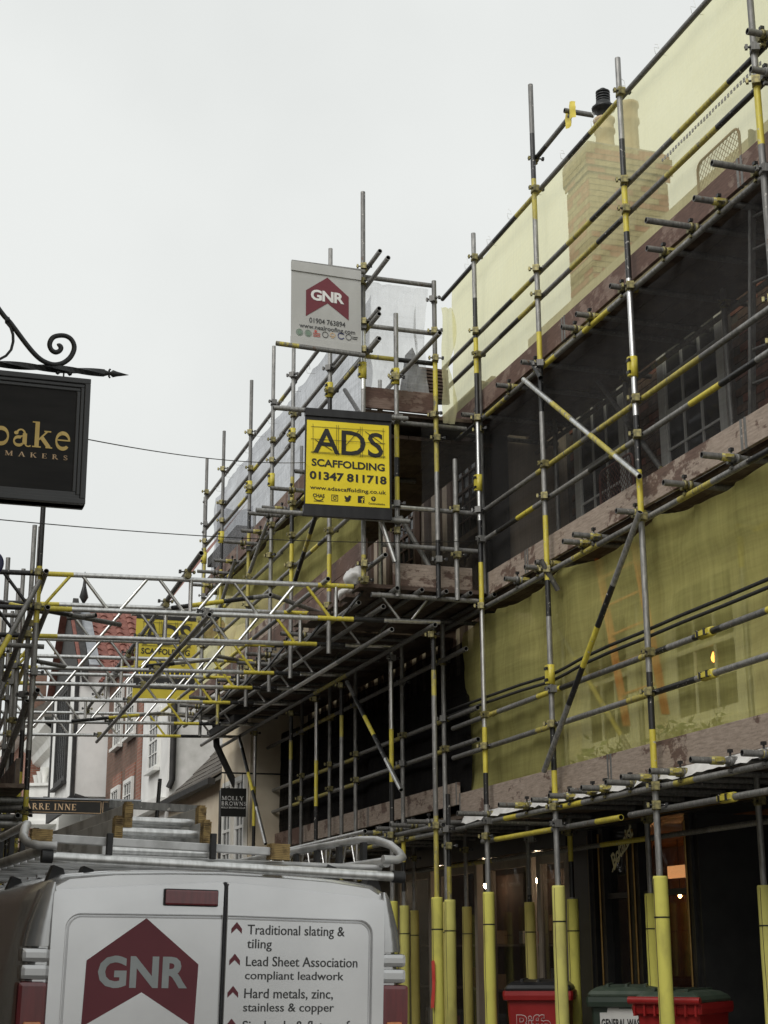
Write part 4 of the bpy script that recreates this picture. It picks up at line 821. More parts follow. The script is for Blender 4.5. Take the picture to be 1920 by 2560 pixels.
# braces
tube('brace', pX(790, 1288, 4.2), pX(735, 1460, 4.22), sB, 'kwkk'); tube('brace', pY(952, 1300, 13.9), pY(988, 1405, 13.85), sB, 'ss')
tube('brace', pX(868, 1705, 5.02), pX(1003, 1975, 5.02), sB, [(.16, 4), (.35, 2), (.53, 1), (.74, 2), (1, 3)]); tube('brace', pX(598, 1842, 5.0), pX(664, 2110, 5.0), sB, [(.12, 3), (.36, 2), (.53, 1), (.68, 2), (1, 3)])
tube('brace', pY(1000, 1290, 14.1), pY(1090, 1445, 14.1), sB, 'gg'); tube('brace', pX(862, 975, 4.5), pX(900, 1035, 4.5), sB, 'g'); tube('brace', (4.3, 17.9, 6.6), (4.25, 18.7, 6.1), sB, 'g'); tube('brace', (4.28, 19.7, 6.5), (4.25, 20.5, 6.0), sB, 'g')
# nets of scaffold B
ynet('debris_net', 'yellow net of the far scaffold between its second and third boards', 4.46, 14.5, 23.3, lambda y: 5.1, lambda y: 6.50 - .06 * abs(math.sin(y * 1.9)), 'net_yellow', seed=13, amp=.07, nv=26, ties=False)
ynet('debris_net', 'grey net along the top rail of the far scaffold', 4.44, 14.15, 22.0, lambda y: 6.60, lambda y: 8.0 - .04 * abs(math.sin(y * 2)), 'net_grey', seed=17, amp=.05, group='grey debris nets')
ynet('debris_net', 'black net hung low behind the far scaffold poles', 5.66, 14.75, 23.3, lambda y: 3.0, lambda y: 4.60 - .02 * math.sin(y * 3), 'net_black_dense', seed=21, amp=.03, group='black debris nets', ties=False)
o = sheet('debris_net', lambda u, v: Vector((4.5 + .55 * u, 22.05 + .05 * wav(u * 3, v * 3, 2), 6.2 + 1.75 * v - .1 * math.sin(math.pi * u))), 10, 12, 'net_grey'); tag(o, 'grey net end panel at the far left corner of the far scaffold', 'netting', 'grey debris nets')
o = sheet('debris_net', lambda u, v: Vector((4.35 + .68 * u - .05 * math.sin(math.pi * v) * (u > .8), 14.06 + .06 * wav(u * 4, v * 4, 2) + .05 * wav(u * 9 - v * 8, 1, 5), 6.95 + 1.15 * v)), 30, 24, 'net_white'); tag(o, 'creased white net between two poles beside the grey banner', 'netting')
o = sheet('debris_net', lambda u, v: Vector((4.95 - .0 * u + .75 * u, 14.12 + .06 * wav(u * 4, v * 4, 9), 4.96 + 1.75 * v)), 16, 20, 'net_black'); tag(o, 'black net behind the corner of the far scaffold below the boards', 'netting', 'black debris nets')
# bags of polythene left on the platform
def lump(name, label, c, sz, mt, seed):
    m = MB(); n, k2 = 16, 10; rs = []
    for j in range(k2 + 1):
        th = math.pi * j / k2; rs.append([])
        for i in range(n):
            ph = 2 * math.pi * i / n; d = Vector((math.sin(th) * math.cos(ph), math.sin(th) * math.sin(ph), math.cos(th))); q = 1 + .35 * wav(d.x * 2 + seed, d.y * 2, d.z * 2) + .15 * wav(d.x * 6, d.y * 6 + seed, d.z * 6)
            rs[-1].append(Vector(c) + Vector((d.x * sz[0], d.y * sz[1], d.z * sz[2])) * q)
    m.rings(rs, 0); tag(m.build(name, mt), label, 'plastic sheet')
p = pX(885, 1432, 4.36); lump('polythene_bundle', 'crumpled white polythene bundle at the corner of the jutting platform', p - Vector((0, 0, .05)), (.09, .22, .10), 'polythene', 2.7)
p = pX(862, 1482, 4.34); lump('polythene_bundle', 'small white polythene tail drooping below the platform edge', p, (.05, .22, .05), 'polythene', 5)

# ================================================================== BRIDGING LATTICE BEAMS
ZT, ZBt = 4.884, 4.56
ords = ['nearest', 'second nearest', 'third nearest', 'fourth nearest', 'fifth nearest', 'sixth nearest', 'farthest']
lefts = [1.24, 1.29, 1.35, 1.39, 1.43, 1.49, 1.53]
def lattice(name, label, a, b, depth, group, end=.0, sgn=1, up=Vector((0, 0, 1)), bay=.34, cat='lattice beam'):
    a, b = Vector(a), Vector(b); t = thing(name, label, cat, a, group); L = (b - a).length; d = (b - a) / L
    if end > 0:
        e1, e2, e3 = end / L, (end + .34) / L, (end + .66) / L; r1, r2, r3 = (L - .58) / L, (L - .89) / L, (L - 1.25) / L; bb = [(e1, 3), (e2, 2), (e3, 1), (r3, 3), (r2, 1), (r1, 2), (1, 3)]
    else: bb = [(1, 3)]
    for o_ in (Vector(), up * depth):
        m = MB(); m.tube(a + o_, b + o_, .0242, 10, bb, hollow=6); m.build('chord', TM, t, recalc=False)
    n = int(L / bay); st = L / n
    cof = lambda x: 3 if end <= 0 else (2 if x < end + .34 else 1 if x < end + .66 else 1 if .89 < L - x < 1.25 else 2 if .7 < L - x <= .89 else 3)
    for k in range(n):
        x0, x1 = k * st + .05, (k + 1) * st - .05; c = cof((x0 + x1) / 2); lo, hi = (0, depth) if k % 2 else (depth, 0)
        m = MB(); m.tube(a + d * x0 + up * lo, a + d * x1 + up * hi, .0155, 8, [(1, c)]); m.build('diagonal', TM, t, recalc=False)
        if k % 4 == 1: m = MB(); m.tube(a + d * (k * st) + up * .0, a + d * (k * st) + up * depth, .02, 8, [(1, 3)]); m.build('upright', TM, t, recalc=False)
    return t
for i, y in enumerate(YT):
    lattice('lattice_beam', f'aluminium lattice beam bridging the street, {ords[i]} of the seven', (lefts[i] - .35 - .05 * i, y, ZBt - .03), (5.15, y, ZBt + .07), ZT - ZBt, 'lattice beams bridging the street', .02 + .02 * (i % 2))
# tubes tying the beams together along the street: part of the crossing frame
sX = thing('bridge_ties', 'dark tubes clamped lengthwise and crosswise over the bridging beams', 'scaffold', (2.9, 18, ZT), 'tie tubes of the bridging frame')
def tie(a, b, bands=None): return tube('tie_tube', a, b, sX, bands)
o = tie((2.80, 13.95, ZBt - .04), (3.06, 23.5, ZBt - .04), 'gdgdgg')
for y in YT: coupler(o, (2.80 + .26 * (y - 13.95) / 9.55, y - .03, ZBt), 'Y')
o = tie((2.62, 13.5, ZT + .10), (2.86, 23.5, ZT + .06), 'dgkgd'); 
for y in YT: coupler(o, (2.62 + .25 * (y - 13.95) / 9.55, y - .03, ZT + .04), 'Y')
tie((3.95, 14.0, ZT + .06), (3.95, 23.4, ZT + .06), [(.2, 0), (.33, 2), (.55, 1), (.8, 0), (1, 1)]); tie((3.3, 16.0, ZT + .05), (3.35, 23.4, ZT + .05), [(.2, 2), (.45, 1), (.7, 3), (1, 0)])
tie((4.62, 14.1, ZBt - .05), (4.62, 23.4, ZBt - .05), 'gsgdg')
tie(pY(430, 1520, 14.9), pY(680, 1488, 15.1), [(.16, 2), (.5, 1), (.8, 2), (1, 0)]); tie(pY(676, 1487, 15.0), pY(960, 1590, 16.4), [(.5, 0), (.75, 2), (1, 2)])
tie(pY(110, 1525, 14.6), pY(300, 1562, 15.6), 'kdd'); tie(pY(170, 1545, 15.2), pY(240, 1538, 15.0), 'dd'); tie(pY(0, 1505, 15.5), pY(110, 1530, 14.8), 'kyyd')
tie(pY(92, 1653, 17.0), pY(180, 1670, 17.5), 'dd'); tie(pY(300, 1672, 17.6), pY(540, 1648, 18.0), [(.25, 1), (.55, 2), (1, 3)]); tie(pY(540, 1640, 18.0), pY(690, 1668, 18.8), [(.35, 0), (.7, 1), (1, 2)])
tie(pY(180, 1803, 21.5), pY(400, 1783, 22.0), [(.4, 2), (.75, 1), (1, 0)]); tie(pY(400, 1783, 22.0), pY(640, 1812, 22.6), [(.5, 3), (.8, 2), (1, 2)])

# ================================================================== SCAFFOLD C (left)
sC = thing('scaffold', 'left scaffold of tall banded poles at the street edge beyond the van', 'scaffold', (1.2, 18, .1), 'pole scaffolds along the street')
Lp = [(1.245, 14.2, 5.9, [(2.9, 'y'), (3.25, 'k'), (4.4, 'g'), (4.93, 'y'), (6, 'k')]), (1.29, 15.54, 5.67, [(3.2, 'y'), (3.6, 'k'), (4.9, 'd'), (6, 'g')]), (1.35, 17.4, 5.65, [(3.6, 'k'), (5.7, 'g')]), (1.39, 18.5, 5.67, [(3.2, 'y'), (5.7, 'g')]), (1.43, 19.75, 5.65, [(3.4, 'k'), (5.7, 'd')]), (1.49, 21.8, 5.6, None), (1.53, 23.2, 5.5, None)]
for x, y, zt, bb in Lp: standard(sC, x, y, .1, zt, bb, (2.45, 2.72, 3.95, 4.55, 4.87), (2.0, 'foam_yellow'), (), (.02, 0))
standard(sC, 1.30, 14.75, .1, 5.45, [(3.0, 'y'), (3.35, 'k'), (4.0, 'g'), (6, 'g')], (2.72, 4.5)); standard(sC, 1.12, 16.3, .1, 5.5, None, (2.72, 4.5)); standard(sC, .75, 14.9, .1, 5.3, None, (2.72, 4.5)); standard(sC, .8, 17.4, .1, 5.2, None, (2.72, 4.5))
for x, z in ((1.17, 2.66), (1.33, 4.5), (1.30, 4.83), (1.28, 3.75)):
    tube('ledger', (x, 13.95, z), (x + .26, 23.6, z), sC, 'dgydgd')
tube('brace', pY(100, 1452, 14.12), pY(-10, 1650, 13.9), sC, [(.7, 4), (1, 1)]); tube('brace', pY(82, 1520, 14.3), pY(10, 1700, 15.2), sC, 'ddd'); tube('brace', pY(68, 1752, 14.3), pY(-10, 1960, 15.0), sC, 'dd'); tube('brace', pY(50, 1600, 16), pY(-10, 1760, 15.8), sC, 'gd')
for px, py, Y, L in ((110, 1617, 14.6, .75), (60, 1540, 15.7, .6), (75, 1999, 14.3, .6), (75, 2027, 14.35, .6)):
    p = pY(px, py, Y); tube('transom', (p.x - L, Y, p.z), (p.x, Y, p.z), sC, 'gd')
for z, mt in ((2.52, 'dd'), (2.60, 'dg'), (2.66, 'kd'), (2.74, 'dd'), (2.80, 'dd')):
    tube('stacked_tube', (.75, 14.0 + rnd.uniform(0, .3), z), (1.22, 14.1, z), sC, mt); tube('stacked_tube', (.7, 14.5, z + .02), (1.28, 14.55 + rnd.uniform(0, .2), z + .02), sC, mt)
for k in range(4): m = MB(); m.bx(.3 + k * .232, .525 + k * .232, 14.0, 19.5, 2.9, 2.938); m.build('deck_board', 'board_dark', sC)
toe(sC, 1.16, 2.94, (14.1, 17.5, 20.5), ('board_dark',))

# ================================================================== BANNERS AND SIGNS
def banner_frame(p00, p10, p01):
    """bottom-left, bottom-right, top-left -> plane frame with unit square and its normal towards us"""
    o, ux, uy = Vector(p00), Vector(p10) - Vector(p00), Vector(p01) - Vector(p00); nn = ux.cross(uy).normalized()
    if nn.y > 0: nn = -nn
    return lambda u, v, w=0: o + ux * u + uy * v + nn * w
def slab(name, fr, m, parent, u0=0, u1=1, v0=0, v1=1, th=.004, off=0, wob=0, nu=16, nv=16, seed=3):
    mb = MB(); f_ = lambda u, v, w: fr(u0 + (u1 - u0) * u, v0 + (v1 - v0) * v, w + wob * wav(u * 2.5, v * 2.5, seed) * (4 * v * (1 - v)))
    for w in (off, off - th): mb.rings([[f_(i / nu, j / nv, w) for i in range(nu + 1)] for j in range(nv + 1)], 0, close=False)
    for (a, b, c, d) in ((0, 0, 1, 0), (1, 0, 1, 1), (1, 1, 0, 1), (0, 1, 0, 0)): mb.face([f_(a, b, off), f_(c, d, off), f_(c, d, off - th), f_(a, b, off - th)])
    return mb.build(name, m, parent, recalc=False)
def txt(name, s, fr, x0, x1, y0, y1, m, par, bold=.0, sp=1., off=.004, shear=0): return decal(name, fit(glyphs(s, bold, sp, shear), x0, x1, y0, y1), fr, m, par, off)
chevron = lambda ax, ay, rx, ry, bx_, by, lx, ly, nx, ny, l2x, l2y: poly2([(ax, ay), (lx, ly), (l2x, l2y), (nx, ny), (bx_, by), (rx, ry)])

# --- grey roofing banner
g00, g10, g01 = pY(727, 858, 13.88), pY(903, 882, 13.88), pY(728.5, 652, 13.88)
GN = thing('banner', 'grey roofing banner with maroon GNR house mark, highest against the sky', 'banner', g00, 'banners hung on the far scaffold'); fr = banner_frame(g00, g10, g01)
slab('cloth', fr, 'banner_grey', GN); slab('top_hem', fr, 'banner_grey', GN, 0, 1, .885, 1.0, .03, .012)
slab('bottom_hem', fr, 'banner_grey', GN, 0, 1, .0, .09, .03, .012)
def gz(x, y):   # zoom coordinates of the photo -> unit square of the banner
    px, py = 700 + x * .2592, 620 + y * .2592; u = (px - 727.5) / 175.5; return u, 1 - ((py - (652 + 24 * u)) / 206.0)
hp = [gz(455, 283), gz(248, 408), gz(247, 658), gz(457, 535), gz(662, 700), gz(662, 470)]
decal('house_mark', (hp, [(0, 1, 2, 3), (0, 3, 4, 5)]), fr, 'print_maroon', GN, .003)
def gtxt(nm, s, x0, x1, ylo, yhi, m, bold=0., sp=1., off=.004):
    (u0, v0), (u1, v1) = gz(x0, ylo), gz(x1, yhi); return txt(nm, s, fr, u0, u1, v0, v1, m, GN, bold, sp, off)
def skew(fn, *a): return fn(*a)
(u0, v0), (u1, v1) = gz(293, 502), gz(618, 396); v1 = gz(293, 396)[1]; txt('brand_lettering', 'GNR', fr, u0, u1, v0 - .0, v1, 'print_white', GN, .035, .92, .006)
for s, xa, xb, yb_, yt in (('01904 763894', 280, 628, 712, 670), ('www.nealroofing.com', 186, 724, 770, 722)):
    (u0, v0), (u1, _), v1 = gz(xa, yb_), gz(xb, yb_), gz(xa, yt)[1]; txt('lettering', s, fr, u0, u1, v0 - .01, v1, 'print_dark', GN, .012)
for k, (x, y, mt) in enumerate(((187, 813, 'print_green'), (270, 823, 'print_green'), (434, 838, 'print_dark'), (660, 862, 'print_dark'))):
    u, v = gz(x, y); decal('badge', merge2(ring2(u, v, .045, .038, .008), disc2(u, v, .032, .027)) if k < 2 else ring2(u, v, .04, .034, .008), fr, mt, GN, .004)
u, v = gz(352, 830); decal('badge', merge2(rect2(u - .05, u + .05, v - .035, v - .027), rect2(u - .05, u + .05, v - .018, v - .010), rect2(u - .05, u + .05, v, v + .01), disc2(u - .015, v + .03, .02, .015)), fr, 'print_red', GN, .004)
u, v = gz(505, 846); decal('badge', merge2(ring2(u, v, .035, .03, .01, 0, 180, 12), rect2(u - .04, u + .04, v - .012, v - .002), rect2(u - .02, u + .02, v - .03, v - .02)), fr, 'gold_pale', GN, .004)
u, v = gz(588, 850); decal('badge', ring2(u, v, .045, .036, .012, 30, 330, 20), fr, 'print_blue', GN, .004)
u, v = gz(722, 870); decal('badge', merge2(rect2(u - .04, u + .04, v + .004, v + .014), rect2(u - .04, u + .03, v - .018, v - .008)), fr, 'print_dark', GN, .004)
a, b = pY(690, 858, 13.87), pY(912, 889, 13.87); tube('banner_tube', a, b, sB, [(.25, 5), (1, 4)]); a, b = pY(729, 655, 13.9), pY(912, 680, 13.9); tube('banner_tube', a, b, sB, 'dd')

# --- yellow scaffolding banner
def ads_banner(c00, c10, c01, Y, label, thick=.004):
    a00, a10, a01 = pY(*c00, Y), pY(*c10, Y), pY(*c01, Y)
    t = thing('banner', label, 'banner', a00, 'banners hung on the far scaffold'); f_ = banner_frame(a00, a10, a01); return t, f_
AD, fr = ads_banner((760, 1289), (979, 1301), (763, 1020), 13.78, 'yellow ADS scaffolding banner with black bands in the middle of the picture')
slab('cloth', fr, 'banner_black', AD, wob=.012); slab('bottom_sleeve', fr, 'banner_black', AD, -.01, 1, .0, .095, .05, .02); slab('top_sleeve', fr, 'banner_black', AD, 0, 1, .93, 1.0, .05, .02)
def az(x, y):
    px, py = 700 + x * .2592, 980 + y * .2592; u = (px - 761.5) / 217.0; return u, 1 - ((py - (1020 + 21 * u)) / (269 - 8 * u))
ya = [az(255, 270), az(1050, 345), az(1055, 1128), az(247, 1078)]
def wfr(u, v, w=0): return fr(u, v, w + .012 * wav(u * 2.5, v * 2.5, 3) * (4 * v * (1 - v)))
yv = []; yf = []; N = 14
for j in range(N + 1):
    for i in range(N + 1):
        s_, t_ = i / N, j / N; yv.append(tuple((1 - t_) * ((1 - s_) * ya[3][k] + s_ * ya[2][k]) + t_ * ((1 - s_) * ya[0][k] + s_ * ya[1][k]) for k in (0, 1)))
        if i < N and j < N: q = j * (N + 1) + i; yf.append((q, q + 1, q + N + 2, q + N + 1))
decal('yellow_panel', (yv, yf), wfr, 'banner_yellow', AD, .003)
def atxt(nm, s, xa, xb, yl, yh, bold=.02, sp=1., off=.006):
    """baseline left (xa, yl) and right end xb; the print follows the banner's own slant"""
    (u0, v0), u1, v1 = az(xa, yl), az(xb, yl)[0], az(xa, yh)[1]; v, f = fit(glyphs(s, bold, sp), u0, u1, v0, v1); k = -.012
    return decal(nm, ([(x, y + k * (x - u0)) for x, y in v], f), wfr, 'print_black', AD, off)
atxt('brand_lettering', 'ADS', 318, 992, 590, 348, .012, 1.0)
atxt('lettering', 'SCAFFOLDING', 302, 1008, 718, 645, .03); atxt('lettering', '01347 811718', 284, 1025, 845, 765, .035); atxt('lettering', 'www.adsscaffolding.co.uk', 288, 1020, 952, 903, .012); atxt('lettering', 'CHAS', 316, 428, 1018, 983, .03)
L_ = []
for x in (311, 538, 556, 768, 787, 992): L_.append(line2(*az(x, 312 + (x - 311) * .08), *az(x + 3, 605 + (x - 311) * .083), .004))
for y in (338, 458, 582, 592): L_.append(line2(*az(292, y), *az(1012, y + 60), .004))
L_ += [line2(*az(330, 468), *az(500, 575), .006), line2(*az(600, 560), *az(755, 385), .006), line2(*az(815, 395), *az(985, 520), .006)]
stacked('construction_lines', merge2(*L_), wfr, 'print_black', AD, .009)
(cu, cv) = az(525, 1028); w_, h_ = .038, .030
ic = [ring2(cu, cv, .017, .0135, .007), disc2(cu + .022, cv + .018, .005, .004)] + [rect2(cu - w_, cu + w_, cv + h_ - .006, cv + h_), rect2(cu - w_, cu + w_, cv - h_, cv - h_ + .006), rect2(cu - w_, cu - w_ + .007, cv - h_ + .006, cv + h_ - .006), rect2(cu + w_ - .007, cu + w_, cv - h_ + .006, cv + h_ - .006)]
decal('social_icon', merge2(*ic), wfr, 'print_black', AD, .006)
cu, cv = az(650, 1035); bird = [(-.040, -.022), (-.018, -.030), (.012, -.028), (.030, -.010), (.034, .012), (.044, .024), (.032, .022), (.030, .030), (.018, .030), (.008, .026), (.002, .012), (-.016, .014), (-.034, .028), (-.038, .014), (-.032, .006), (-.036, .004), (-.026, -.008), (-.028, -.010), (-.018, -.016)]
decal('social_icon', poly2([(cu + x, cv + y) for x, y in bird]), wfr, 'print_black', AD, .006)
cu, cv = az(778, 1045); decal('social_icon', rect2(cu - .038, cu + .038, cv - .032, cv + .032), wfr, 'print_black', AD, .005)
decal('social_icon', merge2(rect2(cu + .006, cu + .018, cv - .032, cv + .010), rect2(cu - .004, cu + .030, cv - .004, cv + .005), rect2(cu + .0181, cu + .032, cv + .012, cv + .021)), wfr, 'banner_yellow', AD, .008)
cu, cv = az(896, 1040); decal('badge', disc2(cu, cv, .028, .022), wfr, 'print_black', AD, .006); decal('badge', merge2(rect2(cu - .012, cu + .012, cv + .004, cv + .009), rect2(cu - .004, cu + .004, cv - .012, cv + .004)), wfr, 'banner_yellow', AD, .008)
atxt('lettering', 'Constructionline', 848, 1008, 1090, 1072, .02)
u0, v0 = az(325, 1022); decal('badge', merge2(ring2(*az(372, 1015), .055, .035, .008, 200, 340, 14), rect2(*sorted((az(325, 1055)[0], az(418, 1055)[0])), v0 - .035, v0 - .030)), wfr, 'print_black', AD, .006)
for a, b in (((683, 1019), (1019, 1047)), ((640, 1275), (1024, 1304))): o = tube('banner_tube', pY(*a, 13.82), pY(*b, 13.82), sB, 'gg'); coupler(o, pY(994, 1046 if a[1] < 1100 else 1302, 13.87))
# --- second banner far behind the beams
AD2, fr = ads_banner((330, 1745), (487, 1752), (342, 1535), 24.6, 'distant yellow and black ADS scaffolding banner hanging behind the bridging beams')
slab('cloth', fr, 'banner_yellow_far', AD2); slab('black_band', fr, 'banner_black', AD2, .0, 1, .12, .36, .002, .004); slab('top_band', fr, 'banner_black', AD2, 0, 1, .95, 1.01, .01, .006)
for s, x0, x1, y0, y1, m_ in (('ADS', .12, .88, .64, .90, 'print_black'), ('SCAFFOLDING', .1, .88, .53, .60, 'print_black'), ('01347 811718', .08, .9, .25, .34, 'banner_yellow'), ('www.adsscaffolding.co.uk', .1, .92, .155, .2, 'print_white')): txt('lettering', s, fr, x0, x1, y0, y1, m_, AD2, .02, 1, .008)
stacked('construction_lines', merge2(*[line2(x, .62, x, .93, .005) for x in (.12, .37, .40, .63, .66, .88)] + [line2(.1, y, .9, y, .005) for y in (.63, .77, .91)]), fr, 'print_black', AD2, .01)
for x in (.2, .4, .6, .78): decal('social_icon', ring2(x, .43, .03, .022, .012), fr, 'print_black', AD2, .008)
m = MB(); m.tube(fr(-.08, 1.0, -.02), fr(1.15, 1.0, -.02), .03, 8); m.build('banner_pole', 'galvanised', AD2)

# --- black hanging sign with gilt letters, wrought iron bracket on the left wall
Ys = 7.0
hs_ = thing('hanging_sign', 'black framed hanging shop sign with gilt serif letters at the left edge', 'sign', pY(0, 1100, Ys))
tl, tr_, br_, bl = pY(-150, 926, Ys), pY(223.5, 956, Ys), pY(210.5, 1264, Ys), pY(-150, 1245, Ys)
zt_, zb_ = (tl.z + tr_.z) / 2 + .005, (br_.z + bl.z) / 2; xl, xr_ = tl.x - .12, (tr_.x + br_.x) / 2
sg = MB(); sg.bx(xl, xr_, Ys - .03, Ys + .03, zb_, zt_); sg.build('board', 'sign_panel', hs_)
m = MB()
for d, y in ((0, .055), (.025, .045), (.042, .036)):
    w = .026 if d == 0 else .018
    m.bx(xl, xr_ - d, Ys - y, Ys + y, zt_ - d - w, zt_ - d); m.bx(xl, xr_ - d, Ys - y, Ys + y, zb_ + d, zb_ + d + w); m.bx(xr_ - d - w, xr_ - d, Ys - y + .0005, Ys + y - .0005, zb_ + d + w, zt_ - d - w)
m.build('moulded_frame', 'sign_black', hs_, bevel=.003)
frs = lambda u, v, w=0: Vector((u, Ys - .031 - w, v))
pa = lambda x, y: pY(x / 3.949, 740 + y / 3.949, Ys - .031)
a, b = pa(-75, 1460), pa(690, 1470); c = pa(300, 1235); stacked('gilt_lettering', fit(serif('oake', .02), a.x, b.x, a.z - .004, c.z), frs, 'gold_leaf', hs_, .001)
a, b = pa(45, 1575), pa(665, 1610); V, F = serif('MAKERS', .62); stacked('gilt_lettering', fit((V, F), a.x, b.x, (a.z + b.z) / 2 - .003, pa(300, 1535).z - .004), frs, 'gold_pale', hs_, .001)
bk_ = thing('sign_bracket', 'wrought iron scroll bracket with arrow tip carrying the hanging sign', 'bracket', (-.7, Ys, pY(0, 905, Ys).z))
pt = lambda x, y: pY(x / 3.949, 740 + y / 3.949, Ys)
a, b = pt(0, 672), pt(1030, 760); d = (b - a).normalized(); st_ = Vector((-.69, Ys, (a + d * ((-.69 - a.x) / d.x)).z))
m = MB(); L = (b - st_).length; n_ = 60; rs = []
for k in range(n_ + 1):
    p = st_.lerp(b, k / n_); tw = k * .22; rs.append([p + Vector((0, math.cos(tw + q * math.pi / 2), math.sin(tw + q * math.pi / 2))) * .0185 for q in range(4)])
m.rings(rs, 0, smooth=False); m.face(rs[0]); m.face(rs[-1]); m.build('twisted_bar', 'iron_black', bk_)
m = MB(); m.path([b, b + d * .028], .012, 6, taper=[.016, .006]); c = b + d * .04; m.path([b + d * .026, c, c + d * .02, c + d * .075], .01, 6, taper=[.006, .018, .012, .001])
for sgn in (1, -1): m.path([c - d * .015, c - d * .018 + Vector((0, 0, sgn * .014)), c - d * .012 + Vector((0, 0, sgn * .022))], .005, 5)
m.build('arrow_tip', 'iron_black', bk_)
pts = [pt(*q) for q in ((-620, -700), (-300, -290), (0, 145), (100, 262), (240, 450), (330, 560), (400, 625), (470, 662), (540, 678), (620, 662), (690, 610), (728, 540), (730, 480), (700, 425), (650, 395), (590, 390), (530, 405), (498, 445), (490, 490), (510, 535), (550, 556), (590, 540), (602, 510), (585, 490), (570, 497))]
m = MB(); dense = []
for k in range(len(pts) - 1):
    for j in range(3):
        p0, p1, p2, p3 = pts[max(k - 1, 0)], pts[k], pts[k + 1], pts[min(k + 2, len(pts) - 1)]; t = j / 3; dense.append(.5 * ((2 * p1) + (p2 - p0) * t + (2 * p0 - 5 * p1 + 4 * p2 - p3) * t * t + (3 * p1 - p0 - 3 * p2 + p3) * t ** 3))
m.path(dense, .012, 8); m.build('scroll_bar', 'iron_black', bk_)
pts = [pt(*q) for q in ((60, 255), (105, 310), (128, 380), (130, 450), (110, 530), (60, 590), (0, 622), (-90, 640), (-170, 600), (-190, 520))]; m = MB(); m.path(pts, .007, 6); m.path([pt(95, 240), pt(50, 240)], .016, 6); m.build('inner_curl', 'iron_black', bk_)
m = MB(); p = pt(630, 750)
for sx in (-1, 1): m.path([p + Vector((sx * .014, 0, 0)), p + Vector((sx * .030, 0, -.006)), p + Vector((sx * .038, 0, -.008))], .008, 6, taper=[.004, .012, .004])
m.path([p + Vector((0, 0, .0)), Vector((p.x, Ys, zt_))], .004, 5); m.path([pt(-160, 720), Vector((pt(-160, 720).x, Ys, zt_))], .004, 5); m.build('hanger', 'iron_black', bk_)
m = MB(); m.bx(-.70, -.68, Ys - .04, Ys + .04, st_.z - .12, pts[-1].z + .9); m.build('wall_plate', 'iron_black', bk_)
# navy disc sign cut by the left edge
m = MB(); c = pY(-26, 1408, 9.0); n = 28; rs = [[c + Vector((math.cos(2 * math.pi * k / n) * r, y, math.sin(2 * math.pi * k / n) * r)) for k in range(n)] for r, y in ((.05, -.02), (.075, -.02), (.08, -.01), (.08, .01), (.075, .02), (.05, .02))]
m.rings(rs, 0); m.face(rs[0]); m.face(rs[-1]); nd = m.build('round_sign', 'navy'); tag(nd, 'small navy blue round sign cut off by the left edge', 'sign'); m = MB(); m.path([(c.x, c.y, c.z + .07), (c.x, c.y, c.z + .12), (-.69, c.y, c.z + .13)], .008, 6); m.build('arm', 'iron_black', nd)

# --- pub gallows sign over the street and black shop sign
Yg = 32.3; a, b = pY(-60, 1994, Yg), pY(352, 2004, Yg); h_ = 33 / FPX * 34
gs = thing('gallows_sign', 'long black pub sign beam over the far street with gold capitals', 'sign', (a.x, Yg, a.z - h_))
m = MB(); m.obox(((a + b) / 2) - Vector((0, 0, h_ / 2)), (b - a) / 2, Vector((0, .06, 0)), Vector((0, 0, h_ / 2))); m.build('beam', 'sign_black', gs); m = MB(); m.obox((a + b) / 2 + Vector((0, 0, .015)), (b - a) / 2, Vector((0, .10, 0)), Vector((0, 0, .015))); m.build('capping', 'lead', gs)
fr = lambda u, v, w=0: a + (b - a) * u + Vector((0, -.061 - w, -h_ * (1 - v)))
ua = lambda px: (px + 60) / 412.0
V, F = serif('STARRE INNE', .09); stacked('gold_lettering', fit((V, F), ua(33), ua(187), .26, .72), fr, 'gold_pale', gs, .004)
stacked('border_lines', merge2(*[rect2(ua(0), ua(250), y, y + .03) for y in (.08, .88)] + [rect2(ua(254), ua(345), y, y + .03) for y in (.08, .88)] + [rect2(ua(x), ua(x + 1.2), .11, .88) for x in (249, 254)]), fr, 'gold_pale', gs, .004)
txt('lettering', 'OLDEST', fr, ua(310), ua(340), .62, .80, 'gold_pale', gs, .01, 1.1, .005)
Ym = 22.4; a, b, c = pY(550, 2041, Ym), pY(614, 2042, Ym), pY(550, 1970, Ym)
ms = thing('shop_sign', 'square black hanging sign reading MOLLY BROWNS', 'sign', a); m = MB(); m.bx(a.x, b.x, Ym - .02, Ym + .02, a.z, c.z); m.build('board', 'sign_black', ms); m = MB(); m.path([(a.x, Ym, c.z + .22), (6.0, Ym, c.z + .22)], .012, 6); m.path([(a.x + .06, Ym, c.z), (a.x + .06, Ym, c.z + .22)], .006, 5); m.path([(b.x - .06, Ym, c.z), (b.x - .06, Ym, c.z + .22)], .006, 5); m.build('arm', 'iron_black', ms)
fr = lambda u, v, w=0: Vector((a.x + (b.x - a.x) * u, Ym - .021 - w, a.z + (c.z - a.z) * v))
stacked('lettering', fit(serif('MOLLY', .03), .03, .90, .57, .72), fr, 'print_white', ms, .003); stacked('lettering', fit(serif('BROWNS', .03), .03, 1.0, .38, .53), fr, 'print_white', ms, .003); txt('lettering', 'MOLLY BROWNS.CO.UK', fr, .03, .98, .28, .34, 'print_white', ms, .01, 1, .004)

# --- aluminium lattice beam lying along the lowest lift
lattice('lattice_beam', 'aluminium lattice beam lying lengthwise low behind the van roof rack', (4.9, 15.9, 2.38), (4.9, 21.0, 2.38), .34, None, 0, bay=.30)

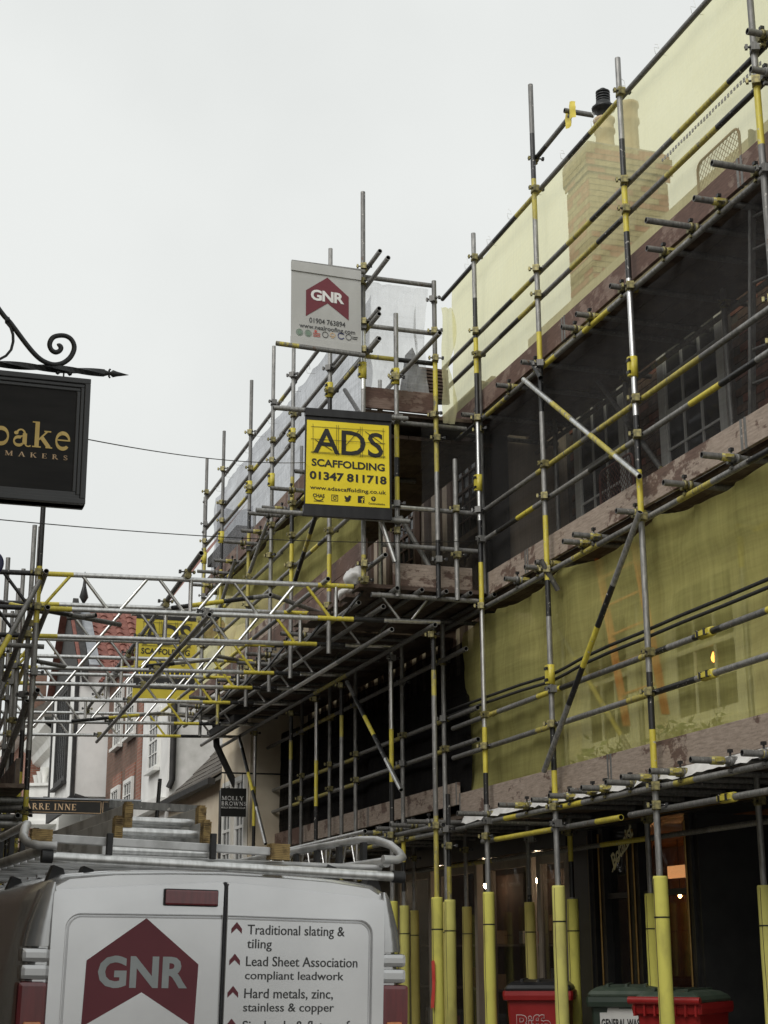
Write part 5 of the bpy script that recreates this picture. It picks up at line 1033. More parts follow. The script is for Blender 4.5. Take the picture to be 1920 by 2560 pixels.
# ================================================================== VAN
VM = Matrix.Translation((1.555, 7.42, 0)) @ Matrix.Rotation(math.radians(4.0), 4, 'Z') @ Matrix.Rotation(math.radians(1.25), 4, 'Y')
VI = VM.inverted()
van = thing('van', 'silver panel van seen from behind with roofing company lettering', 'van', (0, 0, 0)); van.matrix_world = VM; van['_own'] = 1
def vuv(cx_, cy_, y=-.03):
    """photo crop point -> (x, z) on the van's rear plane"""
    px, py = cx_ * .639, 1960 + cy_ * .639; o = VI @ EYEP; d = (VI.to_3x3() @ ray(px, py)); t = (y - o.y) / d.y; p = o + d * t; return p.x, p.z
prof = [(0, .30), (.62, .30), (.86, .34), (.905, .50), (.925, .75), (.935, 1.05), (.925, 1.25), (.905, 1.45), (.88, 1.62), (.862, 1.75), (.835, 1.825), (.765, 1.864), (.55, 1.888), (.28, 1.90), (0, 1.905)]
def section(y, sx=1, sz=1, zmax=None, cut=0):
    P = []
    for x, z in prof: P.append((x * sx, z if zmax is None else min(z, .3 + (z - .3) * zmax)))
    return [Vector((x, y, z)) for x, z in P] + [Vector((-x, y, z)) for x, z in P[-2:0:-1]]
m = MB(); secs = [section(.0, .955, zmax=.985), section(.02, .985, zmax=.994), section(.07, 1), section(.6, 1), section(2.6, 1.0), section(3.3, .99, zmax=.99), section(3.75, .96, zmax=.90), section(4.15, .93, zmax=.66), section(4.55, .88, zmax=.52), section(4.8, .78, zmax=.44)]
m.rings(secs, 0); m.face(secs[0]); m.face(secs[-1]); body = m.build('body', 'van_silver', van)
# rear doors: pressed panels with a rounded recess
def door(x0, x1, side):
    zt = lambda x: 1.853 - .035 * (x / .8) ** 2 - .03 * max(0, abs(x) - .72) / .08
    m = MB(); y = -.028; n = 40
    def loop(a0, a1, z0, r, yy, top, seam=None):
        pts = []; R0 = r
        cs = [(a1 - r, 'T', 0), (a0 + r, 'T', 90), (a0 + r, 'B', 180), (a1 - r, 'B', 270)]
        for ci, (cx_, tb, s_) in enumerate(cs):
            r = R0 if not ((seam == 1 and ci in (0, 3)) or (seam == -1 and ci in (1, 2))) else .002
            cx_ = (a1 - r) if ci in (0, 3) else (a0 + r)
            for k in range(10):
                a = math.radians(s_ + 90 * k / 9); x = cx_ + r * math.cos(a); zc = (top(cx_) - r) if tb == 'T' else z0 + r; pts.append(Vector((x, yy, zc + r * math.sin(a))))
        return pts
    inner = .0 if True else 0
    lo = loop(x0, x1, .45, .02, y + .024, zt); lo2 = loop(x0 + .006, x1 - .006, .456, .02, y, lambda x: zt(x) - .006)
    ix0, ix1 = (x0 + .065, x1 - .008) if side < 0 else (x0 + .008, x1 - .065)
    rr = .07
    sd = 1 if side < 0 else -1; el, er = (0, .001) if side < 0 else (.001, 0)
    mk = lambda d, yy: loop(ix0 + (d if side < 0 else .0005), ix1 - (d if side > 0 else .0005), .55 + d, rr - d * .8, yy, lambda x: 1.70 - d - .01 * abs(x), sd)
    l3, l4, l5, l6 = mk(0, y - .002), mk(.006, y + .016), mk(.011, y + .016), mk(.02, y + .006)
    m.rings([lo, lo2], 0); m.rings([lo2, l3], 0, smooth=False); m.rings([l3, l4, l5, l6], 0); m.face(l6); d = m.build('rear_door', 'van_silver', van); return d
dl = door(-.808, -.004, -1); drr = door(.004, .808, 1)
bx('door_seal', 'van_plastic', van, -.0035, .0035, -.022, .0, .45, 1.85)
YD = -.0225   # face of the recessed door panel
vf = lambda u, v, w=0: Vector((u, YD - w, v))
# brake light
(x0, z1), (x1, z0) = vuv(645, 412), vuv(848, 478); m = MB(); m.bx(x0 - .004, x1 + .004, -.045, -.02, z0 - .004, z1 + .004); bl_ = m.build('brake_light', 'van_plastic', van, bevel=.008); bx('lens', 'lens_red', bl_, x0, x1, -.053, -.04, z0, z1, bevel=.008)
# tail lights and corner pillars
for sx in (-1, 1):
    m = MB(); m.rings([[Vector((sx * .795, -.022, z)), Vector((sx * (.80 + w * .35), -.022, z)), Vector((sx * (.81 + w * .9), .0, z)), Vector((sx * (.815 + w), .05, z)), Vector((sx * (.815 + w), .14, z)), Vector((sx * .79, .14, z))] for z, w in ((1.545, .098), (1.59, .092), (1.65, .080), (1.72, .058), (1.79, .035), (1.825, .012))], 0); m.face([Vector((sx * .795, -.022, 1.545)), Vector((sx * .835, -.022, 1.545)), Vector((sx * .9, .0, 1.545)), Vector((sx * .913, .05, 1.545)), Vector((sx * .913, .14, 1.545)), Vector((sx * .79, .14, 1.545))]); m.build('corner_pillar', 'van_grey', van)
    for z0, z1, mt, nm in ((1.475, 1.538, 'van_grey', 'reflector_block'), (1.40, 1.468, 'van_grey', 'lamp_cap')):
        m = MB(); m.bx(min(sx * .80, sx * .925), max(sx * .80, sx * .925), -.018, .10, z0, z1 if nm != 'x' else z1); m.build(nm, mt, van, bevel=.02)
    tl_ = bx('tail_light', 'lens_red', van, min(sx * .80, sx * .932), max(sx * .80, sx * .937), -.024, .10, .90, 1.394, bevel=.02); bx('indicator', 'lens_amber', tl_, min(sx * .82, sx * .90), max(sx * .82, sx * .90), -.034, -.018, 1.08, 1.225, bevel=.01)
# GNR mark and the service list
P = [vuv(*q) for q in ((575, 525), (340, 690), (318, 952), (555, 815), (760, 952), (778, 706))]; decal('house_mark', (P, [(0, 1, 2, 3), (0, 3, 4, 5)]), vf, 'print_maroon', dl, .001)
(x0, z0), (x1, _) = vuv(380, 798), vuv(732, 805); z1 = vuv(380, 670)[1]; v, f = fit(glyphs('GNR', .035, 1.02), x0, x1, z0, z1); decal('brand_lettering', ([(x, z - .0 * (x - x0)) for x, z in v], f), vf, 'print_grey', dl, .002)
rows = [('Traditional slating &', 970, 1350, 588, 548), ('tiling', 968, 1065, 642, 604), ('Lead Sheet Association', 964, 1400, 712, 672), ('compliant leadwork', 960, 1346, 764, 730), ('Hard metals, zinc,', 957, 1304, 838, 798), ('stainless & copper', 953, 1308, 890, 855), ('Single ply & flat roofs', 950, 1385, 966, 925)]
for s, xa, xb, yl, yh in rows:
    (x0, z0), (x1, z9) = vuv(xa, yl), vuv(xb, yl + (xb - xa) * .045); z1 = vuv(xa, yh)[1]
    desc = any(c_ in s for c_ in 'gpqy,'); v, f = glyphs(s, .006); capv = [p for p in v]; mx_ = max(p[0] for p in v); mn = min(p[0] for p in v); k = (z1 - z0) / .72
    decal('lettering', ([(x0 + (p[0] - mn) / (mx_ - mn) * (x1 - x0), z0 + p[1] * k) for p in v], f), vf, 'print_dark', drr, .002)
for ax, ay in ((929, 540), (921, 664), (914, 790), (908, 918)):
    (x0, z1) = vuv(ax, ay); w = .0255; decal('bullet_mark', poly2([(x0, z1), (x0 - w, z1 - .03), (x0 - w, z1 - .052), (x0, z1 - .028), (x0 + w, z1 - .052), (x0 + w, z1 - .03)]), vf, 'print_maroon', drr, .002)
bx('bumper', 'van_plastic', van, -.9, .9, -.09, .12, .34, .62, bevel=.03); bx('number_plate', 'banner_yellow', van, -.26, .26, -.036, -.028, .72, .83); bx('door_handle', 'van_plastic', drr, .03, .17, -.05, -.022, .92, .96, bevel=.008)
for sx in (-1, 1):
    for y in (.95, 3.9):
        m = MB(); c = Vector((sx * .80, y, .33)); rs = [[c + Vector((dx, r * math.cos(2 * math.pi * k / 24), r * math.sin(2 * math.pi * k / 24))) for k in range(24)] for dx, r in ((-.1, .2), (-.11, .30), (-.08, .33), (.08, .33), (.11, .30), (.1, .2))]; m.rings(rs, 0); m.face(rs[0]); m.face(rs[-1]); w = m.build('wheel', 'tyre', van)
        m = MB(); m.tube(c + Vector((sx * .10, 0, 0)), c + Vector((sx * .115, 0, 0)), .19, 16); m.build('rim', 'galvanised', w)
    bx('side_glass', 'van_plastic', van, min(sx * .93, sx * .90), max(sx * .93, sx * .90), 3.0, 3.7, 1.1, 1.5)
m = MB(); m.face([(-.8, 3.78, 1.72), (.8, 3.78, 1.72), (.83, 4.17, 1.30), (-.83, 4.17, 1.30)]); m.build('windscreen', 'van_plastic', van)
m = MB()
for k in range(9): y = .5 + k * .28; m.bx(-.7, .7, y, y + .05, 1.893, 1.907)
m.build('roof_ribs', 'van_silver', van)
# ------------------------------------------------------------------ roof rack: part of the van's load, its own thing
rk = thing('roof_rack', 'aluminium roof rack with rear roller bar bolted over the van', 'roof rack', (0, 0, 0)); rk.matrix_world = VM; rk['_own'] = 1
def v3(cx_, cy_, y): x, z = vuv(cx_, cy_, y); return Vector((x, y, z))
a, b = v3(205, 285, .0), v3(1535, 362, .0); m = MB(); m.tube(a, b, .0235, 14); m.build('rear_roller', 'aluminium', rk)
for p, nm in ((a, 0), (b, 1)): m = MB(); m.tube(p - (b - a).normalized() * (.05 if nm == 0 else -.0), p + (b - a).normalized() * (.0 if nm == 0 else .06), .03, 12); m.build('roller_end', 'van_plastic', rk)
# side rails looping round the rear corners
R_ = [v3(1545, 378, .0), v3(1600, 372, .02), v3(1611, 345, .08), v3(1600, 305, .2), v3(1560, 272, .35), v3(1490, 260, .6), v3(1440, 268, 1.0), v3(1300, 292, 1.8), v3(1110, 315, 3.1)]
for k in range(len(R_)): R_[k].x = min(R_[k].x, .86)
for sx in (-1, 1):
    m = MB(); m.path([Vector((sx * x, y, z)) for x, y, z in ((.80, 0, 1.985), (.88, .01, 1.985), (.925, .05, 2.0), (.935, .12, 2.03), (.92, .2, 2.07), (.89, .32, 2.10), (.87, .5, 2.112), (.855, 1.2, 2.11), (.84, 2.9, 2.10))], .021, 10); m.build('side_rail', 'alu_dirty', rk)
for sx in (-1, 1):
    m = MB(); m.tube((sx * .84, .05, 1.975), (sx * .84, 2.9, 1.975), .026, 10); m.build('lower_rail', 'alu_dirty', rk)
    for k in range(8): y = .35 + .36 * k; m = MB(); m.bx(sx * .84 - .012, sx * .84 + .012, y, y + .05, 1.99, 2.09); m.build('rail_post', 'van_plastic', rk)
for k in range(13): y = .12 + .21 * k; m = MB(); m.tube((-.84, y, 1.95), (.84, y, 1.95), .014, 8); m.build('cross_slat', 'alu_dirty', rk)
for x in (-.82, -.68, .52, .74):
    for y in (.10, 1.3, 2.5): m = MB(); m.prism([(0, 0), (.10, 0), (.075, .07), (.03, .085)], (x, y, 1.872 - .05 * (abs(x) > .6)), (1, 0, 0), (0, 0, 1), -.09); m.build('rack_foot', 'van_plastic', rk)
# ------------------------------------------------------------------ ladders on the rack
def lad(label, x0, x1, z, y0, y1, h=.045, rz=.25, feet=True, tz=0):
    t = thing('ladder', label, 'ladder', (0, 0, 0), 'ladders stacked on the van roof'); t.matrix_world = VM; t['_own'] = 1
    for x in (x0, x1):
        m = MB(); m.bx(x - .014, x + .014, y0, y1, z - h, z + h); s_ = m.build('stile', 'alu_dirty', t, bevel=.004)
        if feet:
            m = MB()
            nr = int(h * 2 / .0085)
            for k in range(nr): zz = z - h - .012 + k * (2 * h + .024) / nr; e = .006 * (k in (0, nr - 1)); m.bx(x - .021 + e, x + .021 - e, y0 - .04 - .003 * (k % 2) + e, y0 + .03, zz, zz + (2 * h + .024) / nr - .0015)
            m.build('rubber_foot', 'rubber_tan', s_)
    y = y0 + .10
    while y < y1: m = MB(); m.tube((x0, y, z), (x1, y, z), .0215, 12); m.build('rung', 'aluminium', t); y += rz
    return t
_, zq = vuv(640, 150, .45)
lad('upper aluminium ladder on the van roof with ribbed tan rubber feet', vuv(497, 130, .95)[0], vuv(783, 150, .95)[0], vuv(640, 142, .95)[1], .95, 4.1, .075, .27)
lad('middle aluminium ladder under it, feet set slightly wider apart', vuv(458, 185, .80)[0], vuv(803, 195, .80)[0], vuv(640, 186, .80)[1], .80, 4.2, .058, .27)
lad('lowest aluminium ladder of the stack lying on the rack slats', vuv(410, 260, .62)[0], vuv(840, 260, .62)[0], vuv(640, 262, .62)[1], .62, 4.0, .045, .27, False)
st_ = thing('ladder_stabiliser', 'dented aluminium stabiliser bar with tan rubber caps lying across the rack', 'stabiliser bar', (0, 0, 0)); st_.matrix_world = VM; st_['_own'] = 1
a, b = v3(185, 212, .06), v3(1065, 265, .06); m = MB(); m.obox((a + b) / 2, (b - a) / 2, Vector((0, .022, 0)), Vector((0, 0, .019))); m.build('bar', 'alu_dirty', st_, bevel=.004)
for p, s_ in ((a, -1), (b, 1)):
    d = (b - a).normalized() * s_; m = MB()
    for k in range(9): m.obox(p + d * .03 + Vector((0, 0, -.033 + k * .0083)), (b - a).normalized() * (.048 - .002 * (k % 2)), Vector((0, .04, 0)), Vector((0, 0, .0036)))
    m.build('rubber_cap', 'rubber_tan', st_)
for cx_ in (425, 830): p = v3(cx_, 245, .03); m = MB(); m.bx(p.x - .014, p.x + .014, .0, .03, p.z - .06, p.z + .06); m.build('clamp', 'van_plastic', st_, bevel=.004)
ba = thing('clamp_bar', 'dark upright clamp bar and crossbar in front of the ladders', 'rack clamp', (0, 0, 0)); ba.matrix_world = VM; ba['_own'] = 1
m = MB(); p = v3(425, 78, 2.2); q = v3(800, 100, 2.2); m.obox((p + q) / 2, (q - p) / 2, Vector((0, .02, 0)), Vector((0, 0, .022))); m.build('crossbar', 'galvanised_dull', ba); p = v3(612, 75, 2.2); q = v3(626, -20, 2.2); m = MB(); m.path([p - Vector((0, 0, .3)), q], .012, 6); m.build('upright', 'black_paint', ba)

# ================================================================== WHEELED BINS
def wbin(label, loc, rz, w, d, h, mb_, ml, text=None):
    t = thing('wheelie_bin', label, 'wheelie bin', loc, 'wheelie bins under the near scaffold'); t.rotation_euler = (0, 0, rz); t['_own'] = 1
    M_ = Matrix.Translation(loc) @ Matrix.Rotation(rz, 4, 'Z')
    m = MB(); q = lambda s_, z, e=0: [Vector((x * w / 2 * s_, y * d / 2 * s_ + e, z)) for x, y in ((-1, -.94), (-.94, -1), (.94, -1), (1, -.94), (1, .94), (.94, 1), (-.94, 1), (-1, .94))]
    m.rings([q(.76, .05), q(.80, .3), q(.93, h * .86), q(.94, h * .90)], 0, smooth=False); m.face(q(.76, .05)); b_ = m.build('body', mb_, t)
    m = MB(); m.rings([q(.94, h * .885), q(1.04, h * .895), q(1.06, h * .93), q(1.05, h * .965), q(.98, h * .965)], 0, smooth=False); m.build('rim', mb_, t)
    m = MB(); m.rings([q(1.0, h * .968), q(1.01, h * .985), q(.95, h * 1.01), q(.80, h * 1.035), q(.45, h * 1.05)], 0, smooth=False); m.face(q(.45, h * 1.05)); m.face(q(1.0, h * .968)); l_ = m.build('lid', ml, t)
    for x in (-.25, 0, .25): bx('lid_rib', ml, l_, x * w - .012, x * w + .012, -d * .38, d * .38, h * 1.03, h * 1.058)
    m = MB(); m.tube((-w * .42, d * .56, h * .95), (w * .42, d * .56, h * .95), .02, 8); m.build('handle_bar', ml, t)
    for sx in (-1, 1): m = MB(); m.tube((sx * w * .40, d * .36, .1), (sx * w * .47, d * .36, .1), .1, 16); m.build('wheel', 'tyre', t)
    return t, M_, b_
rzb = math.radians
p = pX(1352, 2470, 5.98); t, M_, b_ = wbin('red wheelie bin with black lid behind the foam padded pole', (p.x, p.y, .1), rzb(-28), .60, .72, 1.10, 'bin_red', 'bin_black')
fb = lambda u, v, w=0: Vector((u, -.72 / 2 * (.80 + .13 * (v - .3) / .646) - .004 - w, v))
decal('lettering', fit(glyphs('Biffa', .03, .95), -.20, .12, .70, .86), fb, 'print_white', t, .004); decal('lettering', fit(glyphs('Biffa', .012, .95), -.197, .117, .705, .855), fb, 'bin_red', t, .006)
p = pX(1570, 2460, 6.2); t, M_, b_ = wbin('dark green wheelie bin with a general waste notice, between the red ones', (p.x, p.y, .1), rzb(-30), .62, .74, 1.08, 'bin_green', 'bin_lid_green')
fb2 = lambda u, v, w=0: Vector((u, -.74 / 2 * (.80 + .13 * (v - .3) / .63) - .006 - w, v + .10)); o = decal('notice', poly2([(-.22, .62), (.16, .60), (.17, .81), (.07, .81), (.06, .85), (-.06, .85), (-.07, .87), (-.15, .87), (-.16, .82), (-.22, .82)]), fb2, 'paper', t, .002); decal('lettering', fit(glyphs('GENERAL WASTE', .03), -.21, .155, .70, .77), fb2, 'print_black', t, .005)
p = pX(1706, 2478, 5.9); t, M_, b_ = wbin('red wheelie bin with green lid and comb lifting rim, rightmost', (p.x, p.y, .1), rzb(-50), .52, .66, 1.08, 'bin_red', 'bin_lid_green')
m = MB(); m.tube((-.28, -.37, 1.06), (.28, -.37, 1.06), .028, 10); m.build('comb_bar', 'bin_red', t)
for k in range(7): bx('comb_rib', 'bin_red', t, -.24 + k * .08 - .008, -.24 + k * .08 + .008, -.37, -.30, .95, 1.06)
# hazard tape on a foam pole
tp = sheet('hazard_tape', lambda u, v: Vector((5.08 - .052 - .022 * u + .012 * math.sin(v * 5) * v, 14.2 - .06 + .03 * u, 1.42 - .42 * v + .05 * wav(v * 3, u, 4))), 3, 16, 'tape_red'); tag(tp, 'strip of red hazard tape dangling from a padded pole', 'hazard tape')

# ================================================================== FAR STREET
XF = 5.2
# cream shop with sash windows
f1 = thing('cream_house', 'cream rendered house with sash windows beside the MOLLY BROWNS sign', 'building', (XF, 24, .1))
bx('wall', 'cream_render', f1, XF, XF + 5, 22.6, 24.6, .1, 7.6); bx('eaves', 'timber_black', f1, XF - .3, XF + 5, 22.5, 24.7, 7.6, 7.75)
sash(f1, XF - .03, 22.75, 23.25, 2.6, 3.95, 2, 4, surround=.07); sash(f1, XF - .03, 23.65, 24.15, 2.6, 3.95, 2, 4, surround=.07); bx('corner_post', 'timber_black', f1, XF - .05, XF + .02, 24.42, 24.55, .1, 3.95)
m = MB(); m.path([(XF - .4, 23.3, 4.9), (XF - .36, 23.32, 4.5), (XF - .15, 23.35, 4.1), (XF - .04, 23.36, 3.9)], .05, 6); m.build('jetty_bracket', 'timber_black', f1); bx('gutter', 'timber_black', f1, XF - .5, XF - .3, 21.5, 23.4, 4.62, 4.72)
# low house with swept tile roof
f2 = thing('low_house', 'low cream house under a steep swept roof of dark plain tiles', 'building', (XF, 27.5, .1))
bx('wall', 'cream_render', f2, XF, XF + 4, 24.65, 29.3, .1, 4.15); bx('gutter', 'timber_black', f2, XF - .22, XF - .10, 24.62, 29.35, 4.06, 4.15)
EZ = 4.16; YE0, YE1 = 24.62, 29.35
def swept(t): return (XF - .12 + 2.7 * t, EZ + 3.1 * t ** 1.2)
m = MB(); n = 12; m.rings([[Vector((swept(k / n)[0], y, swept(k / n)[1] - .03)) for k in range(n + 1)] for y in (YE0, YE1)], 0, close=False); rf = m.build('roof', 'mortar_dark', f2)
rt = random.Random(3); tl_m = MB(); tl_m.bx(-.01, .17, -.105, .105, 0, .018); TM_ = [tl_m.mesh('tile', ['plain_tile'])]
placed = 0; rows_ = 17
for r in range(rows_):
    x0, z0 = swept(r / rows_); x1, z1 = swept((r + 1) / rows_); ang = math.atan2(z1 - z0, x1 - x0); ln = math.hypot(x1 - x0, z1 - z0)
    y = YE0 + .15 + (.14 if r % 2 else 0)
    while y < YE1:
        if placed < 296:
            M = Matrix.Translation((x0 - .03, y, z0)) @ Matrix.Rotation(-ang + .05 + rt.uniform(-.02, .02), 4, 'Y') @ Matrix.Diagonal((ln * 1.25 / .17, 1.36, 1.6, 1)); link('tile', TM_[0], rf, M); placed += 1
        y += .30
# white house: rough gable towards us, smooth front with windows
f3 = thing('white_house', 'white rendered house with rough cracked gable wall facing us', 'building', (XF, 31, .1))
bx('front_wall', 'white_render', f3, XF, XF + 4, 29.52, 32.6, .1, 6.9); bx('gable_wall', 'rough_render', f3, XF + .02, XF + 4.5, 29.40, 29.52, .1, 7.3)
m = MB(); m.path([(XF + .06, 29.36, 7), (XF + .06, 29.36, 4.6), (XF - .0, 29.36, 4.45)], .06, 8); m.build('downpipe', 'timber_black', f3)
for z in (5.55,): sash(f3, XF - .02, 30.5, 31.5, z - .55, z + .5, 3, 4, surround=.08)
bx('shop_cornice', 'white_paint', f3, XF - .2, XF, 29.6, 32.6, 4.1, 4.3); m = MB(); m.bx(XF - .12, XF - .02, 31.9, 32.05, 3.95, 4.35); m.build('alarm_box', 'white_paint', f3); sash(f3, XF - .03, 30.0, 31.9, 2.4, 3.7, 4, 3, surround=.1)
m = MB(); m.path([(XF + 1.0, 29.395, 6.3), (XF + 1.3, 29.395, 6.36), (XF + 1.7, 29.395, 6.3), (XF + 2.2, 29.395, 6.1)], .008, 4); m.build('crack', 'mortar_dark', f3)
# brown brick house
f4 = thing('brick_house', 'brown brick house with white sash windows below the red tile roof', 'building', (XF, 35, .1))
bx('wall', 'brickwork_brown', f4, XF, XF + 5, 32.65, 37.9, .1, 7.75); bx('corner_quoin', 'brickwork_red', f4, XF - .015, XF, 32.65, 33.2, .1, 7.7); bx('parapet_side', 'brickwork_brown', f4, XF + .003, XF + 5, 32.62, 32.649, 6, 7.7)
for z0, z1 in ((6.05, 7.25), (3.95, 5.0)):
    for y0 in (33.6, 35.5): 
        w = sash(f4, XF - .03, y0, y0 + 1.0, z0, z1, 3, 4, surround=.09); bx('lintel', 'brickwork_red', w, XF - .02, XF + .0, y0 - .15, y0 + 1.15, z1 + .1, z1 + .38)
# pantile roof over brick and timber houses
rf4 = MB(); A0, A1, B1 = Vector((XF - .25, 32.6, 7.75)), Vector((XF - .25, 42.0, 7.75)), Vector((XF + 2.2, 42, 11.2)); rf4.face([A0 - Vector((0, 0, .03)), A1 - Vector((0, 0, .03)), B1 - Vector((0, 0, .03)), B1 - Vector((0, 9.4, .03))]); rfo = rf4.build('roof', 'pantile', f4)
pn = MB(); prof_ = [(-.17, .0), (-.10, -.02), (-.02, .0), (.05, .05), (.11, .06), (.17, .03)]
for w_ in (0,):
    pn.rings([[Vector((0, y, z)) for y, z in prof_], [Vector((.36, y, z - .02)) for y, z in prof_]], 0, close=False); pn.rings([[Vector((0, y, z)) for y, z in prof_], [Vector((0, y, z - .03)) for y, z in prof_]], 0, close=False)
PT = pn.mesh('tile', ['pantile']); sl = (B1 - A1); sl_n = sl.length; ang = math.atan2(sl.z, sl.x); placed = 0
for r in range(13):
    for c in range(28):
        if placed >= 90: break
        y = 33.0 + c * .33; p = Vector((A1.x, y, A1.z)) + sl * ((r * .325) / sl_n); link('tile', PT, rfo, Matrix.Translation(p + Vector((0, 0, .01))) @ Matrix.Rotation(-ang + .06, 4, 'Y')); placed += 1
# white timber house with jettied gable
f5 = thing('timber_house', 'white jettied house with black beams and a curved bracket below', 'building', (4.5, 40, .1)); x5 = 4.42
bx('jettied_wall', 'white_render', f5, x5, x5 + 5, 38.0, 43.2, 5.05, 8.1); bx('lower_wall', 'white_render', f5, x5 + .85, x5 + 5, 38.1, 43.1, .1, 5.05)
for y in (38.0, 43.05): bx('corner_beam', 'timber_black', f5, x5 - .04, x5 + .05, y - .02, y + .15, 5.0, 8.2)
bx('jetty_beam', 'timber_black', f5, x5 - .06, x5 + .02, 38.0, 43.2, 4.78, 5.06)
for z in (6.3,): w = sash(f5, x5 - .03, 39.4, 41.6, 5.6, 7.9, 5, 1, frame='timber_black', surround=.12, bar=.09)
m = MB(); m.path([(x5 + .9, 37.98, 4.2), (x5 + .75, 37.98, 4.6), (x5 + .4, 37.98, 4.95), (x5 + .05, 37.98, 5.05)], .07, 6); m.build('curved_bracket', 'timber_black', f5)
m = MB(); m.face([(x5 - .0, 38, 8.2), (x5 - .0, 40.6, 10.1), (x5 - .0, 43.2, 8.2)]); m.face([(x5 - .0, 37.8, 8.1), (x5 + 4.0, 37.8, 8.1), (x5 + 4.0, 40.6, 10.12), (x5 - .0, 40.6, 10.12)]); m.face([(x5 - .2, 43.2, 8.2), (x5 + 4, 43.2, 8.2), (x5 + 4, 40.6, 10.12), (x5 - .2, 40.6, 10.12)]); gr5 = m.build('gable_roof', 'pantile', f5); m = MB(); m.face([(x5 - .01, 37.9, 8.15), (x5 - .01, 40.6, 10.11), (x5 - .01, 43.3, 8.15)]); m.build('gable_face', 'timber_black', f5)
sl5 = Vector((0, 2.8, 2.02)); a5 = math.atan2(2.02, 2.8)
for r in range(10):
    for c in range(11):
        p = Vector((x5 + .62 + c * .33, 37.8, 8.12)) + sl5 * (r * .335 / sl5.length); link('tile', PT, gr5, Matrix.Translation(p) @ Matrix.Rotation(math.pi / 2, 4, 'Z') @ Matrix.Rotation(-a5 + .06, 4, 'Y'))
for a_, b_ in (((38 - .2), 40.6), ((43.2 + .2), 40.6)):
    p0, p1 = Vector((x5 + .16, a_, 7.95)), Vector((x5 + .16, b_, 10.2)); mb = MB(); mb.obox((p0 + p1) / 2, (p1 - p0) / 2, Vector((.07, 0, 0)), Vector((0, 0, .22))); mb.build('bargeboard', 'timber_black', f5)
mb = MB(); mb.obox(Vector((x5 + .38, 39.2, 9.17)), Vector((.13, 0, 0)), Vector((0, 1.4, 1.01)), Vector((0, -.02, .03))); mb.build('lead_flashing', 'lead', f5)
c = pY(209, 1508, 40.6); m = MB(); m.lathe([(.03, 0), (.12, .16), (.05, .45), (.008, .85)], (c.x, 40.6, c.z), 6); m.tube((c.x, 40.6, 10.0), (c.x, 40.6, c.z + .02), .03, 6); m.build('finial', 'iron_black', f5)
# ornate oriel house
f6 = thing('oriel_house', 'ornate white house with carved balcony bay and swept cornice', 'building', (4.6, 47, .1)); x6 = 4.75
bx('wall', 'white_paint', f6, x6, x6 + 5, 43.6, 49.5, .1, 7.3); m = MB(); m.rings([[Vector((x6 - d, y, z)) for d, z in ((.0, 7.0), (.18, 7.1), (.25, 7.3), (.5, 7.5), (.55, 7.7), (.0, 7.72))] for y in (43.5, 50)], 0, smooth=False); m.build('cornice', 'white_paint', f6)
m = MB(); m.prism([(0, 0), (-.75, .35), (-.75, 1.5), (0, 1.85)], (x6, 44.2, 4.95), (1, 0, 0), (0, 1, 0), .95); m.prism([(0, -.1), (-.85, .3), (-.85, 1.55), (0, 1.95)], (x6, 44.2, 5.90), (1, 0, 0), (0, 1, 0), .08); m.prism([(0, -.1), (-.85, .3), (-.85, 1.55), (0, 1.95)], (x6, 44.2, 4.85), (1, 0, 0), (0, 1, 0), .1); m.build('balcony_bay', 'white_paint', f6)
m = MB(); m.prism([(-.2, -.06), (.2, -.06), (.2, .06), (-.2, .06)], (x6 - .32, 44.27, 5.4), (1, 0, 0), (0, 0, 1), -.02); m.prism([(-.06, -.2), (.06, -.2), (.06, .2), (-.06, .2)], (x6 - .32, 44.262, 5.4), (1, 0, 0), (0, 0, 1), -.02); m.build('pierced_cross', 'timber_black', f6)
for y in (46.4, 47.5, 48.6):
    sash(f6, x6 - .03, y, y + .7, 4.4, 6.4, 2, 4, surround=.1); m = MB(); m.lathe([(.10, 4.2), (.07, 4.4), (.065, 6.3), (.11, 6.5), (.14, 6.6)], (x6 - .18, y - .2, 0), 10); m.build('column', 'white_paint', f6)
bx('shop_bay', 'white_paint', f6, x6 - .3, x6, 44.0, 46.0, .1, 4.2); sash(f6, x6 - .33, 44.3, 45.7, 2.6, 3.9, 3, 2, surround=.08)
# farther houses and a stone tower
def far_house(label, x, y0, y1, h, mt, wins, ch=False, roof='plain_tile'):
    t = thing('far_house', label, 'building', (x, y0, .1), 'houses at the far end of the street'); bx('wall', mt, t, x, x + 6, y0, y1, .1, h); bx('cornice', 'white_paint' if mt != 'stone' else 'stone', t, x - .35, x + 6, y0 - .05, y1, h, h + .25)
    for y, z in wins: sash(t, x - .03, y, y + .9, z, z + 1.5, 2, 4, surround=.1)
    m = MB(); m.face([(x - .2, y0, h + .25), (x + 3, y0, h + 2.4), (x + 3, y1, h + 2.4), (x - .2, y1, h + .25)]); m.face([(x - .2, y0, h + .25), (x + 3, y0, h + 2.4), (x + 6, y0, h + .25)]); m.build('roof', roof, t)
    if ch: bx('chimney', 'brickwork_brown', t, x + .2, x + .9, y0 + .4, y0 + 1.4, h + .25, h + 2.0)
    return t
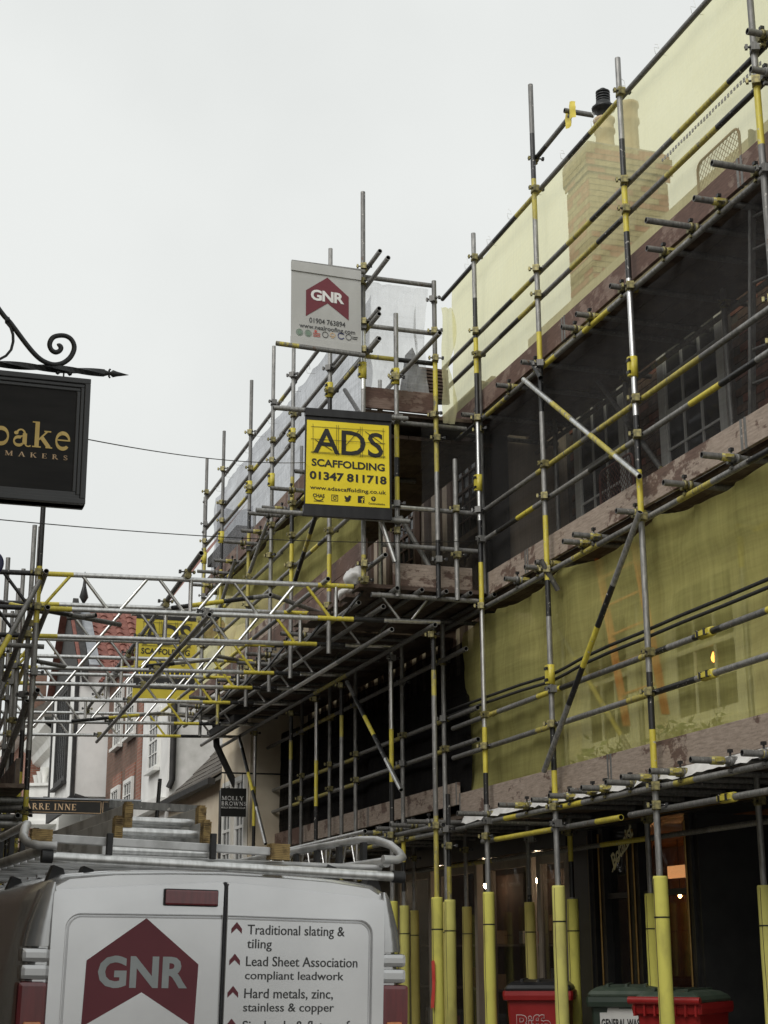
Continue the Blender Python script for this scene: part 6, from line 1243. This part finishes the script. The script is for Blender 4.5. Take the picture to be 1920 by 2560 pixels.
far_house('red brick house with projecting stone cornice beyond the oriel house', 4.35, 50.2, 57, 8.0, 'brickwork_red', [(51, 3.6), (53, 3.6), (55, 3.6), (51, 5.9), (53, 5.9)], False)
far_house('dark brown brick house with tall chimney stack far down the street', 4.7, 57.2, 66, 9.2, 'brickwork_brown', [(58, 4), (60.5, 4), (58, 6.6), (60.5, 6.6)], True)
far_house('cream house closing the far left of the street view', 3.2, 67, 78, 7.6, 'cream_render', [(69, 4), (72, 4)], False, 'pantile')
tw = thing('church_tower', 'distant stone church tower with pinnacles between the left poles', 'tower', (5, 120, .1)); bx('shaft', 'stone', tw, 3.6, 7.6, 112, 116, .1, 21)
for x in (3.6, 7.3):
    for y in (112, 115.7): m = MB(); m.lathe([(.3, 21), (.3, 22.2), (.38, 22.3), (.02, 24.5)], (x + .15, y + .15, 0), 8); m.build('pinnacle', 'stone', tw)
# ================================================================== LEFT SIDE: the wall the sign hangs from
lw = thing('left_building', 'plain rendered building on the left carrying the hanging sign bracket', 'building', (-.7, 8, .1))
bx('wall', 'cream_render', lw, -4.5, -.70, 2.5, 13.2, 3.0, 6.6); bx('shopfront', 'shop_brown', lw, -4.5, -.68, 2.5, 13.2, .1, 3.0)
for y in (3.4, 6.0, 8.6, 11.0):  # unseen windows added to show up in reflections across the street
    w = bx('shop_window', 'shop_black', lw, -.70, -.66, y, y + 1.6, .7, 2.4); bx('pane', 'window_glass', w, -.658, -.65, y + .08, y + 1.52, .78, 2.32); m = MB(); m.face([(-.45, 2.4, 6.6), (-2.6, 2.4, 8.0), (-2.6, 13.3, 8.0), (-.45, 13.3, 6.6)]); m.face([(-4.6, 2.4, 6.6), (-2.6, 2.4, 8.0), (-2.6, 13.3, 8.0), (-4.6, 13.3, 6.6)]); m.build('roof', 'plain_tile', lw)
lw2 = thing('left_brick_house', 'brick house behind the left scaffold, out past the frame edge', 'building', (.0, 20, .1)); bx('wall', 'brickwork_brown', lw2, -5, -.35, 13.3, 40, .1, 6.5)
for o in bpy.data.objects:
    if '_own' in o: del o['_own']
